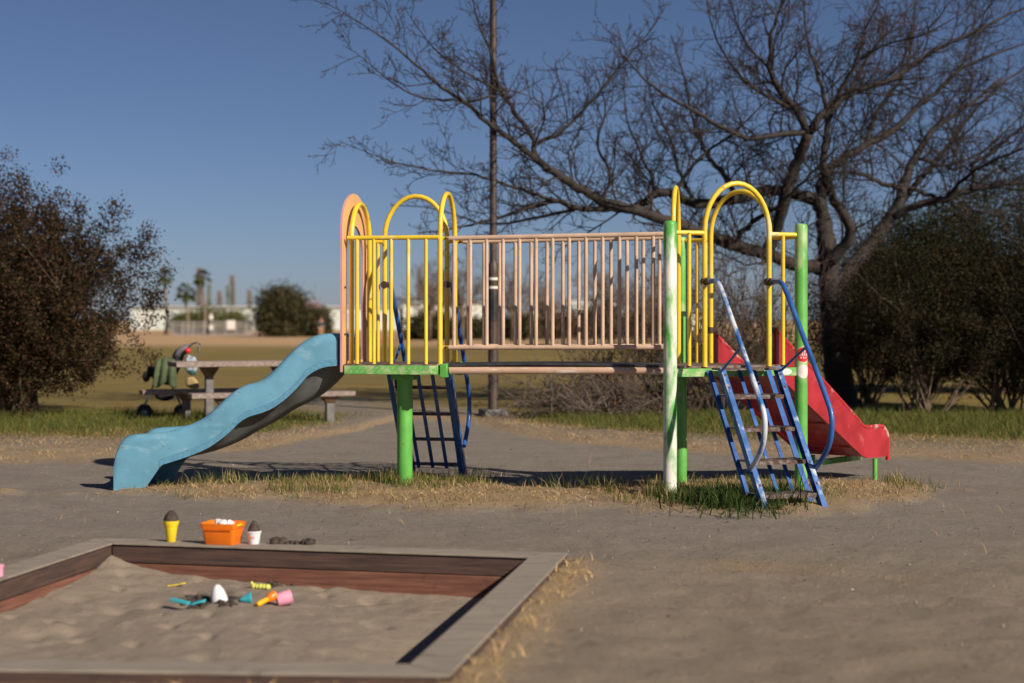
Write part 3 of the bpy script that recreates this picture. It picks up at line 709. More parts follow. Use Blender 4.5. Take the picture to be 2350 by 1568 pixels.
for s_ in ss:
    zt = float(curve(TOPs, s_)); 
    if s_ < SFOOT0: zb = float(curve(BOTs, s_))
    elif s_ < BOT[17][0]: zb = float(np.interp(s_, [BOT[14][0], BOT[17][0]], [BOT[14][1], -.03]))
    else: zb = -.03
    zh = float(curve(HULs, s_)); zf = max(min(zh + .05, zt - .10), .16)
    if s_ > SEND - .1: zf = min(zf, zt - .06)
    far = .015 if s_ > SEND - 1. else 0
    half = [(0, zb), (0, zt - .07), (.008, zt - .035), (.03, zt - .01), (.055, zt), (.085, zt - .008), (.105, zt - .03), (.125, zt - .08 if zt - .08 > zf + .03 else zf + .035), (.15, zf + .025), (.20, zf), (WID / 2, zf - .006)]
    half = [(y, z) for y, z in half]
    secs.append(half + [(WID - y, z + (far if 0 < i else 0)) for i, (y, z) in list(enumerate(half))[-2::-1]])
nS = len(secs[0]); mb = MB()
V = [SW(s_, y, z) for s_, sec in zip(ss, secs) for y, z in sec]
F = [(i * nS + k, i * nS + k + 1, (i + 1) * nS + k + 1, (i + 1) * nS + k) for i in range(len(ss) - 1) for k in range(nS - 1)]
F.append(tuple((len(ss) - 1) * nS + k for k in range(nS))); F.append(tuple(nS - 1 - k for k in range(nS)))
blue = mb.add(V, F).build('slide', SKYB, ps, 50); blue['label'] = 'light blue wavy slide'
# inner faces of the skirts so that they have thickness
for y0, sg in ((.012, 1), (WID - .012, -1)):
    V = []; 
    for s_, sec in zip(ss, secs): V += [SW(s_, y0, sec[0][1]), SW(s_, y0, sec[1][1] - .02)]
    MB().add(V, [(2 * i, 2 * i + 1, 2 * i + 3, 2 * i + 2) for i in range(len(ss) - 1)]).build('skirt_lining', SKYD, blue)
# textured edge band along the skirt's lower edge
for y0, sg in ((-.0035, 1), (WID + .0035, -1)):
    V = []; n_ = 0
    for s_, sec in zip(ss, secs):
        if s_ > SFOOT0 + .02: break
        zb = sec[0][1]; V += [SW(s_, y0, zb - .002), SW(s_, y0, zb + .055), SW(s_, y0 + sg * .0036, zb + .058), SW(s_, y0 + sg * .02, zb - .002)]; n_ += 1
    MB().add(V, [(4 * i + k, 4 * (i + 1) + k, 4 * (i + 1) + (k + 1) % 4, 4 * i + (k + 1) % 4) for i in range(n_ - 1) for k in range(4)]).build('edge_band', SKYD, blue)
# hull under the chute
V = []; n_ = 0
for s_, sec in zip(ss, secs):
    if s_ > SFOOT0 + .05: break
    zh = float(curve(HULs, s_)); zb = sec[0][1]; zl = zb + .015
    for y, z in ((.012, zl), (.06, zl - .004), (.11, min(zl, zh + .10)), (.15, zh + .03), (.20, zh + .004), (WID / 2, zh), (WID - .20, zh + .004), (WID - .15, zh + .03), (WID - .11, min(zl, zh + .10)), (WID - .06, zl - .004), (WID - .012, zl)): V.append(SW(s_, y, z))
    n_ += 1
MB().add(V, [(11 * i + k, 11 * (i + 1) + k, 11 * (i + 1) + k + 1, 11 * i + k + 1) for i in range(n_ - 1) for k in range(10)]).build('underside', HULL, blue, 60)
MB().box(SW(-.015, WID / 2, (TOP[0][1] + BOT[0][1]) / 2 - .02), (.03, WID - .05, .24), frame(sdir)).build('flange', plastic('navy_flange', (.02, .05, .16)), blue)
# --- straight red slide
NBC = Vector((-EB.y, EB.x, 0))
if NBC.dot(A - Bp) > 0: NBC = -NBC
rt = [(0, 1.39), (.70, .998), (1.42, .580), (1.50, .525), (1.57, .495), (1.66, .486), (1.86, .485), (1.94, .470), (2.0, .42), (2.03, .36), (2.035, .16)]
rb = [(0, 1.02), (.576, .717), (1.506, .234), (1.60, .205), (2.035, .195)]
re0 = lb2 + EB * .03; le0 = la2 - EB * .03; RWd = (re0 - le0).length
def RS(l, y, z): q_ = le0 + EB * y + NBC * (l + .03); return Vector((q_.x, q_.y, z))
rss = sorted(set([x for x, _ in rt] + [x for x, _ in rb] + list(np.linspace(0, 2.0, 21))))
zT = lambda l: float(np.interp(l, [x for x, _ in rt[:-1]], [z for _, z in rt[:-1]])); zB = lambda l: float(np.interp(l, [x for x, _ in rb], [z for _, z in rb]))
mb = MB(); V = []; 
for l in rss:
    f_ = zB(l) + .03; V += [RS(l, .03, f_), RS(l, RWd - .03, f_), RS(l, RWd - .03, f_ - .02), RS(l, .03, f_ - .02)]
n_ = len(rss); mb.add(V, [(4 * i + k, 4 * (i + 1) + k, 4 * (i + 1) + (k + 1) % 4, 4 * i + (k + 1) % 4) for i in range(n_ - 1) for k in range(4)])
rslide = mb.build('slide', RED, ps, None); rslide['label'] = 'straight red slide behind the ladder'
for y in (0, RWd):
    V = []
    for l in rss:
        for dy in (-.013, .013): V += [RS(l, y + dy, zB(l)), RS(l, y + dy, zT(l))]
    F = []
    for i in range(n_ - 1): a_, b_ = 4 * i, 4 * i + 4; F += [(a_, b_, b_ + 1, a_ + 1), (a_ + 2, a_ + 3, b_ + 3, b_ + 2), (a_ + 1, b_ + 1, b_ + 3, a_ + 3), (a_, a_ + 2, b_ + 2, b_)]
    F += [(0, 1, 3, 2), (4 * n_ - 4, 4 * n_ - 2, 4 * n_ - 1, 4 * n_ - 3)]
    MB().add(V, F).build('side_wall', RED, rslide, None)
    MB().tube([RS(a_[0], y, a_[1]) for a_ in spline(rt[:-1], 3)] + [RS(2.035, y, .16)], .021, 10).build('rim', REDW, rslide)
    for l in (1.78,):
        MB().tube([RS(l, y, -.1), RS(l, y, .19)], .022, 10).build('foot', GRN, rslide)
MB().box(RS(1.6, RWd / 2, .165), (.04, RWd - .03, .05), frame(EB)).build('cross_bar', GRN, rslide)
MB().box(RS(1.78, RWd / 2, .165), (.04, RWd - .03, .05), frame(EB)).build('cross_bar', GRN, rslide)
mb = MB()
for l in (.45, .9, 1.35):
    MB().box(RS(l, RWd / 2, zB(l) + .004), (RWd - .03, .012, .012), frame(EB)).build('seam', RED, rslide, None)
# clamps where the slide meets the arch, white worn patch on the inner wall
for q_ in (la2, lb2): MB().tube([Vector((q_.x, q_.y, 1.36)), Vector((q_.x, q_.y, 1.41))], .030, 12).build('clamp', CLAMP, rslide)
# --- round stickers on the right post and an oval one on the fascia
def sticker(p, r, ang, z, rad, mat, parent, lift=.0012):
    "a round sticker bent round the post"
    V = []; F = []; nc = 16
    for i in range(nc + 1):
        x = math.sin((i / nc - .5) * math.pi); h_ = math.sqrt(max(1 - x * x, 0)); a_ = ang + rad * x / r
        for k in (-1, 1): V.append(Vector((p.x + (r + lift) * math.cos(a_), p.y + (r + lift) * math.sin(a_), z + rad * h_ * k)))
    F = [(2 * i, 2 * i + 2, 2 * i + 3, 2 * i + 1) for i in range(nc)]
    return MB().add(V, F).build('sticker', mat, parent, 'all')
sa = math.atan2(-1, .22)
st_ = sticker(Cp, .053, sa, 1.185, .066, WHT, pC, .0008); sticker(Cp, .053, sa, 1.185, .062, REDS, pC, .0016)
sticker(Cp, .053, sa, 1.045, .056, WHT, pC)
def glyphs(z, a0, a1, n, hgt):
    rr = random.Random(int(z * 1000)); mb = MB()
    for k in range(n):
        ac = lerp(a0, a1, (k + .5) / n); wd = abs(a1 - a0) / n * .74
        for s_ in range(3):
            zz = z + hgt * (s_ - 1) * .42; q0, q1 = ac - wd / 2 * rr.uniform(.6, 1), ac + wd / 2 * rr.uniform(.6, 1)
            mb.add([(Cp.x + .0552 * math.cos(q_), Cp.y + .0552 * math.sin(q_), y_) for q_, y_ in ((q0, zz - hgt * .12), (q1, zz - hgt * .12), (q1, zz + hgt * .12), (q0, zz + hgt * .12))], [(0, 1, 2, 3)])
        mb.add([(Cp.x + .0553 * math.cos(q_), Cp.y + .0553 * math.sin(q_), y_) for q_, y_ in ((ac - wd * .1, z - hgt / 2), (ac + wd * .1, z - hgt / 2), (ac + wd * .1, z + hgt / 2), (ac - wd * .1, z + hgt / 2))], [(0, 1, 2, 3)])
    mb.build('sticker_lettering', WHT, pC, None)['kind'] = 'stuff'
glyphs(1.212, sa - .35, sa + .35, 2, .018); glyphs(1.186, sa - .75, sa + .75, 4, .018); glyphs(1.160, sa - .6, sa + .6, 3, .012)
pc = A + EC * 1.05 + NAC * .0165; mb = MB(); V = [Vector((pc.x, pc.y, DECK - .056))]
for k in range(24): q_ = 2 * math.pi * k / 24; V.append(Vector((pc.x, pc.y, DECK - .056)) + EC * .055 * math.cos(q_) + Vector((0, 0, .026 * math.sin(q_))))
mb.add(V, [(0, 1 + k, 1 + (k + 1) % 24) for k in range(24)]).build('sticker', WHT, pl2)

# ------------------------------------------------------------------ grass (blades and straw as real faces)
BLADE = vcol('grass_blades', .75, .2, spec=.15); LITTER = vcol('dry_leaves', .85, .1) 
def blades(name, pts, hgt, wid, lean, cols, label, seed, lo=.3):
    "pts (n,3); every blade: 5 vertices, 3 triangles, bending over"
    rg = np.random.default_rng(seed); n = len(pts); an = rg.random(n) * 2 * math.pi; h = hgt * (.45 + .9 * rg.random(n)) * (.45 + 1.1 * vnoise(pts[:, 0], pts[:, 1], 2.6, seed)); le = lean * (lo + (1.5 - lo) * rg.random(n))
    d = np.stack([np.cos(an), np.sin(an), np.zeros(n)], -1); fa = rg.random(n) * 2 * math.pi; s = np.stack([np.cos(fa), np.sin(fa), np.zeros(n)], -1) * (wid * (.6 + .8 * rg.random(n)))[:, None]
    up = np.array([0, 0, 1.]); lz = np.cos(np.clip(le, 0, 1.5)); lx = np.sin(np.clip(le, 0, 1.5))
    mid = pts + d * (h * .5 * lx * .6)[:, None] + up * (h * .55 * np.maximum(lz, .05))[:, None]; tip = pts + d * (h * lx)[:, None] + up * (h * np.maximum(lz, .04))[:, None]
    V = np.stack([pts - s, pts + s, mid + s * .75, mid - s * .75, tip], 1).reshape(-1, 3); b = np.arange(n)[:, None] * 5
    F = np.concatenate([b + [0, 1, 2], b + [0, 2, 3], b + [3, 2, 4]], 0)
    C = np.repeat(cols, 5, 0); o = np_mesh(name, V, F, BLADE, C); tag(o, label, 'grass', kind='stuff'); return o
def palette(n, list_, rg, var=.25):
    P = np.array(list_); c = P[rg.integers(0, len(P), n)]; return np.clip(c * (1 + var * (rg.random((n, 1)) * 2 - 1)) * (1 + .12 * (rg.random((n, 3)) - .5)), 0, 1)
def scatter(n, x0, x1, y0, y1, prob, seed):
    rg = np.random.default_rng(seed); x = x0 + (x1 - x0) * rg.random(n); y = y0 + (y1 - y0) * rg.random(n); k = rg.random(n) < prob(x, y)
    x, y = x[k], y[k]; return np.stack([x, y, height(x, y) - .004], -1)
STRAW = [(.50, .35, .18), (.42, .28, .14), (.56, .42, .24), (.36, .24, .12), (.47, .34, .20)]; GREEN = [(.095, .125, .026), (.125, .145, .032), (.075, .100, .022), (.17, .155, .045)]; DGREEN = [(.040, .070, .018), (.058, .090, .022), (.032, .056, .016)]
rg = np.random.default_rng(3)
def free_of_sandbox(x, y): return ~inside_quad(x, y, SBX, .19)
pts = scatter(170000, -3.6, 3.9, 12, 16.4, lambda x, y: np.clip(strip(x, y) * .75 * np.clip((fbm(x, y, 2.6, 50) - .32) * 4.5, .08, 1.2), 0, 1), 1)
blades('straw', pts, .062, .0028, 1.5, palette(len(pts), STRAW, rg), 'dry straw coloured turf under the play structure', 2, .6)
def clump(x, y):
    g = np.clip((fbm(x, y, 1.7, 80) - .50) * 5, 0, 1) * strip(x, y) * np.clip(.35 + (y - 13.6) * .5, .12, 1)
    for c, r_, a_ in ((A, .34, 1), (Bp, .36, .9), (Cp, .4, .8), (SP(2.33, .6), .42, .9), (SP(2.3, 1.85), .35, .7)): g = np.maximum(g, a_ * np.exp(-((x - c.x) ** 2 + (y - c.y) ** 2) / r_ ** 2))
    return np.clip(g + .8 * strip(x, y) * np.exp(-((y - 14.55) / .3) ** 2) * (x < .2), 0, 1)
pts = scatter(150000, -3.6, 3.9, 12, 16.4, lambda x, y: clump(x, y) * .6 * np.clip((fbm(x, y, 3.2, 17) - .38) * 5, .08, 1), 4)
blades('grass', pts, .105, .0026, .6, palette(len(pts), GREEN + STRAW[:1], rg), 'short green grass growing around the posts of the play structure', 5)
q_ = at(1690, 1170, gd(1170)); 
def tuft(x, y): return np.exp(-((x - q_.x) / .30) ** 2 - ((y - q_.y - .08) / .32) ** 2)
pts = scatter(30000, q_.x - .7, q_.x + .5, q_.y - .7, q_.y + .9, lambda x, y: tuft(x, y) * .55, 6)
blades('grass_tuft', pts, .19, .0055, .75, palette(len(pts), DGREEN, rg), 'thick dark green tuft of weeds beside the blue ladder', 7)
pts = scatter(90000, -4.2, 3, 4.6, 10.8, lambda x, y: np.clip(board_straw(x, y) * .9, 0, 1) * free_of_sandbox(x, y), 8)
blades('straw', pts, .07, .0028, 1.3, palette(len(pts), [(.55, .38, .18), (.62, .44, .22), (.44, .30, .15)], rg), 'dry straw along the outer edge of the sandbox planks', 9, .6)
pts = scatter(60000, -1, 5, 8.4, 11, lambda x, y: np.clip(far_patch(x, y) * .7, 0, 1) * free_of_sandbox(x, y), 10)
blades('grass', pts, .02, .0016, 1.1, palette(len(pts), GREEN + STRAW, rg), 'thin worn grass patch on the open ground', 11)
# stray straw and twigs on the pavement
pts = scatter(2600, -6, 6, 6, 17.5, lambda x, y: (.12 + .9 * np.exp(-((y - 12.6) / .8) ** 2)) * free_of_sandbox(x, y), 12)
blades('loose_straw', pts, .11, .0018, 1.5, palette(len(pts), STRAW + [(.10, .05, .03)], rg), 'loose straw and bits of twig strewn over the pavement', 13)
pts = scatter(420000, -7.5, 7.8, 16, 25, lambda x, y: np.clip(np.clip((verge(x, y) + .25) * 1.2, 0, 1) * (1 - .93 * np.exp(-((x - np.interp(y, [16, 21, 26], [-1.2, -1.4, -2.4])) / .95) ** 2)) * (.15 + .9 * fbm(x, y, 1.3, 90)) * .62, 0, 1), 14)
vg = verge(pts[:, 0], pts[:, 1]); dry = (rg.random(len(pts)) < np.clip(1.7 - vg * .33 - .8 * (fbm(pts[:, 0], pts[:, 1], .8, 33) - .4), .25, 1))
blades('straw', pts[dry], .07, .003, 1.35, palette(int(dry.sum()), STRAW, rg), 'dry grass along the far edge of the pavement', 15, .7)
gp = pts[~dry]; gc = palette(len(gp), GREEN + DGREEN[:1] + GREEN[-1:], rg)
blades('grass', gp, .125, .0032, .75, gc, 'green grass verge in front of the bushes', 16)

# grit, pebbles and leaf litter lying on the pavement
rg = np.random.default_rng(41); n_ = 16000; x = rg.uniform(-6.5, 7, n_); y = 5.4 + 12.5 * rg.random(n_) ** 1.2; k_ = free_of_sandbox(x, y) & (verge(x, y) < .2); x, y = x[k_], y[k_]; n_ = len(x)
r_ = .0018 + .0035 * rg.random(n_) ** 3 + .006 * (rg.random(n_) < .015); oc = np.array([(1, 0, 0), (0, 1, 0), (-1, 0, 0), (0, -1, 0), (0, 0, .7), (0, 0, -.5)]); of = np.array([(0, 1, 4), (1, 2, 4), (2, 3, 4), (3, 0, 4), (1, 0, 5), (2, 1, 5), (3, 2, 5), (0, 3, 5)])
V = np.stack([x, y, height(x, y) + r_ * .25], -1)[:, None, :] + oc[None] * r_[:, None, None] * (.7 + .6 * rg.random((n_, 6, 1))); F = (of[None] + 6 * np.arange(n_)[:, None, None]).reshape(-1, 3)
o = np_mesh('pebbles', V.reshape(-1, 3), F, vcol('pebble_stone', .9, 0, spec=.2), np.repeat(palette(n_, [(.36, .32, .28), (.22, .19, .16), (.12, .10, .085), (.48, .44, .38)], rg), 6, 0)); tag(o, 'small pebbles and grit scattered over the pavement', 'pebbles', kind='stuff')
n_ = 900; x = rg.uniform(-6.5, 7, n_); y = rg.uniform(7, 19, n_); k_ = free_of_sandbox(x, y) & (rg.random(n_) < .25 + .75 * np.exp(-((y - 12.4) / 1.2) ** 2)); x, y = x[k_], y[k_]; P_ = np.stack([x, y, height(x, y) + .004], -1)
V, F, C = [], [], None; n_ = len(P_); an = rg.random(n_) * 6.3; s_ = (.008 + .012 * rg.random(n_))[:, None]; a_ = np.stack([np.cos(an), np.sin(an), rg.normal(0, .25, n_)], -1) * s_; b_ = np.stack([-np.sin(an), np.cos(an), rg.normal(0, .3, n_)], -1) * s_ * .5
V = np.stack([P_ - a_, P_ - b_, P_ + a_, P_ + b_], 1).reshape(-1, 3); V[:, 2] = np.maximum(V[:, 2], np.repeat(P_[:, 2], 4) - .002)
o = np_mesh('leaf_litter', V, np.arange(n_ * 4).reshape(n_, 4), LITTER, np.repeat(palette(n_, [(.13, .075, .04), (.20, .12, .06), (.07, .04, .025)], rg), 4, 0)); tag(o, 'dry brown leaf bits lying on the pavement', 'leaves', kind='stuff')

# ------------------------------------------------------------------ bushes, shrubs, trees
LEAF = vcol('leaves', .8, .12, spec=.12)
def leaves(centres, n, spread, size, cols, rg, up=.2):
    "n leaf quads scattered round clump centres"
    c = centres[rg.integers(0, len(centres), n)]; p = c + rg.normal(0, 1, (n, 3)) * spread
    a = rg.normal(0, 1, (n, 3)); a /= np.linalg.norm(a, axis=1)[:, None]; b = rg.normal(0, 1, (n, 3)); b[:, 2] += up; b -= a * (a * b).sum(1)[:, None]; b /= np.linalg.norm(b, axis=1)[:, None]
    s = size * (.5 + rg.random(n))[:, None]; V = np.stack([p - a * s, p - b * s * .45, p + a * s, p + b * s * .45], 1).reshape(-1, 3)
    F = np.arange(n * 4).reshape(n, 4); return V, F, np.repeat(palette(n, cols, rg, .35), 4, 0)
def wander(p, d, length, r0, r1, n, bend, up, rg):
    p = np.array(p, float); d = np.array(d, float); d /= np.linalg.norm(d); pts = [p.copy()]
    for k in range(n):
        d = d + rg.normal(0, bend, 3); d[2] += up; d /= np.linalg.norm(d); p = p + d * length / n; pts.append(p.copy())
    return pts, list(np.linspace(r0, r1, n + 1)), d
def tubes(mb, pts, rs, n): mb.tube([Vector(p) for p in pts], rs, n, cap=False)
def bush(name, base, rx, ry, h, nst, ncl, nleaf, size, cols, label, seed, z_low=.15, spread=.12, group=None, shape=1.0, lopside=0., stem_r=.02, twigs=2, stem_len=None, mat=None, cat='bush', prob=None):
    rg = np.random.default_rng(seed); th = thing(name, base, label, cat, group); bx_, by_, bz_ = base; mb = MB(); tips = []
    for k in range(nst):
        an = rg.random() * 2 * math.pi; e = (.25 + .75 * rg.random()); tgt = np.array([math.cos(an) * rx * .85 * e + lopside * rx * .3, math.sin(an) * ry * .85 * e, h * (.45 + .5 * rg.random()) * (1.05 - .35 * e)])
        st = np.array([bx_ + rg.normal(0, rx * .10), by_ + rg.normal(0, ry * .10), bz_ - .05]); L_ = np.linalg.norm(tgt); pts, rs, d = wander(st, tgt, L_, stem_r * (.6 + .8 * rg.random()), stem_r * .2, 7, .10, .02, rg); tubes(mb, pts, rs, 5)
        for j in range(twigs):
            i = rg.integers(3, 7); dd = d + rg.normal(0, .55, 3); q, r_, _ = wander(pts[i], dd, L_ * .35 * (.5 + rg.random()), stem_r * .35, stem_r * .1, 4, .18, .03, rg); tubes(mb, q, r_, 4); tips += q[2:]
        tips += pts[4:]
    mb.build('stems', mat or BARKL, th, 'all')
    a = rg.normal(0, 1, (ncl, 3)); a /= np.linalg.norm(a, axis=1)[:, None]; rad = .45 + .62 * rg.random(ncl) ** .55
    lump = .78 + .45 * np.array([vnoise(np.array(x[0] * 2 + x[2] * 2 + seed), np.array(x[1] * 2 + x[2]), 1.1, seed) for x in a]).reshape(-1)
    c = a * (rad * lump)[:, None]; c[:, 2] = np.sign(c[:, 2]) * np.abs(c[:, 2]) ** shape
    P = np.stack([bx_ + c[:, 0] * rx, by_ + c[:, 1] * ry, bz_ + h * .5 + c[:, 2] * h * .5], -1); P = P[P[:, 2] > bz_ + z_low]
    if len(tips): P = np.concatenate([P, np.array(tips)])
    V, F, C = leaves(P, nleaf, spread, size, cols, rg); ok = np.ones(len(F), bool); np_mesh('foliage', V, F, LEAF, C, th); return th
RUST = [(.042, .019, .011), (.031, .019, .010), (.028, .026, .010), (.052, .026, .014), (.024, .023, .009), (.075, .045, .024)]
EVER = [(.028, .036, .012), (.040, .046, .015), (.022, .028, .010), (.052, .055, .020)]
DKB = [(.021, .020, .009), (.028, .022, .011), (.016, .018, .008), (.045, .031, .016)]
p = at(20, 955, 24.6); p.z = 0
bush('rust_leaved_bush', p, 1.95, 1.7, 3.45, 34, 1500, 130000, .024, RUST, 'large rusty brown leafy bush left of the picnic table', 21, .45, .075, lopside=.1, stem_r=.024, twigs=4)
p = at(-160, 955, 26.5); p.z = 0
bush('rust_leaved_bush', p, 2.2, 1.9, 3.9, 14, 800, 60000, .026, RUST, 'rusty brown bush cut off by the left picture edge behind the larger one', 22, .3, .09, stem_r=.024)
# right-hand thicket
for k, (u_, d_, rx, h_, ncl, nl, lab) in enumerate(((2120, 25.2, 1.35, 3.0, 260, 20000, 'dark twiggy bush right of the cherry trunk'), (2300, 25.6, 1.5, 3.2, 280, 22000, 'dark leafy bush at the right edge of the picture'), (1985, 27.9, 1.1, 2.9, 180, 13000, 'dark twiggy bush close behind the cherry trunk'), (2440, 25.0, 1.4, 3.4, 180, 14000, 'dark bush cut off by the right picture edge'))):
    p = at(u_, 950, d_); p.z = 0
    bush('dark_bush', p, rx, 1.2, h_, 26, ncl * 2, nl * 3, .019, DKB, lab, 30 + k, .85, .09, 'dark bushes behind the red slide', stem_r=.022, twigs=4)
for k, (u_, d_, rx, h_, lab) in enumerate(((2110, 33, 1.6, 3.55, 'rounded evergreen tree behind the dark bushes'), (2330, 32, 2.3, 4.3, 'taller broad evergreen behind the bushes at the right edge'))):
    p = at(u_, 900, d_); p.z = 0
    bush('evergreen_tree', p, rx, 1.6, h_, 10, 600, 70000, .030, EVER, lab, 40 + k, .5, .17, 'evergreens behind the bushes', stem_r=.05, cat='tree')
# bare twiggy shrubs between the towers
def twig_shrub(name, base, nst, h, spread, label, seed, mat, up, leafn=0, arch=0., cols=None, side=0.):
    rg = np.random.default_rng(seed); th = thing(name, base, label, 'shrub'); mb = MB(); tips = []
    for k in range(nst):
        an = rg.random() * 2 * math.pi; e = rg.random() ** .7 * spread; d = np.array([math.cos(an) * e + side, math.sin(an) * e, 1.0]); st = np.array(base) + np.array([rg.normal(0, .14 * spread + .1), rg.normal(0, .12), -.05])
        L_ = h * (.55 + .55 * rg.random()); pts, rs, dd = wander(st, d, L_, .010 + .008 * rg.random(), .003, 7, .12, up - arch * rg.random(), rg); tubes(mb, pts, rs, 4)
        for j in range(5):
            i = rg.integers(2, 7); q_, r_, _ = wander(pts[i], dd + rg.normal(0, .6, 3), L_ * .4 * (.4 + rg.random()), .006, .002, 4, .2, up - arch * rg.random(), rg); tubes(mb, q_, r_, 3); tips += q_[2:]
            for l in range(2):
                q2, r2, _ = wander(q_[2], dd + rg.normal(0, .9, 3), L_ * .18, .004, .0015, 3, .2, up, rg); tubes(mb, q2, r2, 3); tips += q2[1:]
    mb.build('twigs', mat, th, 'all')
    if leafn:
        V, F, C = leaves(np.array(tips), leafn, .06, .024, cols, rg); np_mesh('foliage', V, F, LEAF, C, th)
    return th
TWIG = paint('brown_twigs', (.085, .055, .043), .8, .3, 12); TWG2 = paint('grey_twigs', (.145, .108, .088), .8, .3, 12)
for k, (u_, d_, n_, h_, s_, lab) in enumerate(((1640, 25.2, 46, 2.7, .55, 'bare brown twiggy shrub between the ladder arches'), (1510, 25.8, 40, 2.2, .6, 'bare brown shrub behind the green posts'), (1770, 26.2, 42, 2.9, .5, 'bare brown shrub close to the cherry trunk'), (1390, 26.6, 30, 1.5, .6, 'low bare shrub seen below the bridge railing'))):
    p = at(u_, 950, d_); p.z = 0
    twig_shrub('bare_shrub', p, n_, h_, s_, lab, 50 + k, TWIG, .03, 1500, 0, [(.05, .06, .02), (.09, .06, .03), (.12, .07, .04)])
p = at(1330, 945, 24.2); p.z = 0; twig_shrub('arching_shrub', p, 85, 1.15, 1.6, 'low shrub of arching greyish twigs beside the lamp post', 60, TWG2, -.02, 900, .22, [(.16, .06, .03), (.10, .07, .03)], -.5)
p = at(1440, 945, 24.6); p.z = 0; twig_shrub('arching_shrub', p, 60, 1.0, 1.4, 'low tangle of arching twigs next to the green post', 61, TWG2, -.02, 700, .2, [(.16, .06, .03), (.12, .07, .03)], -.2)
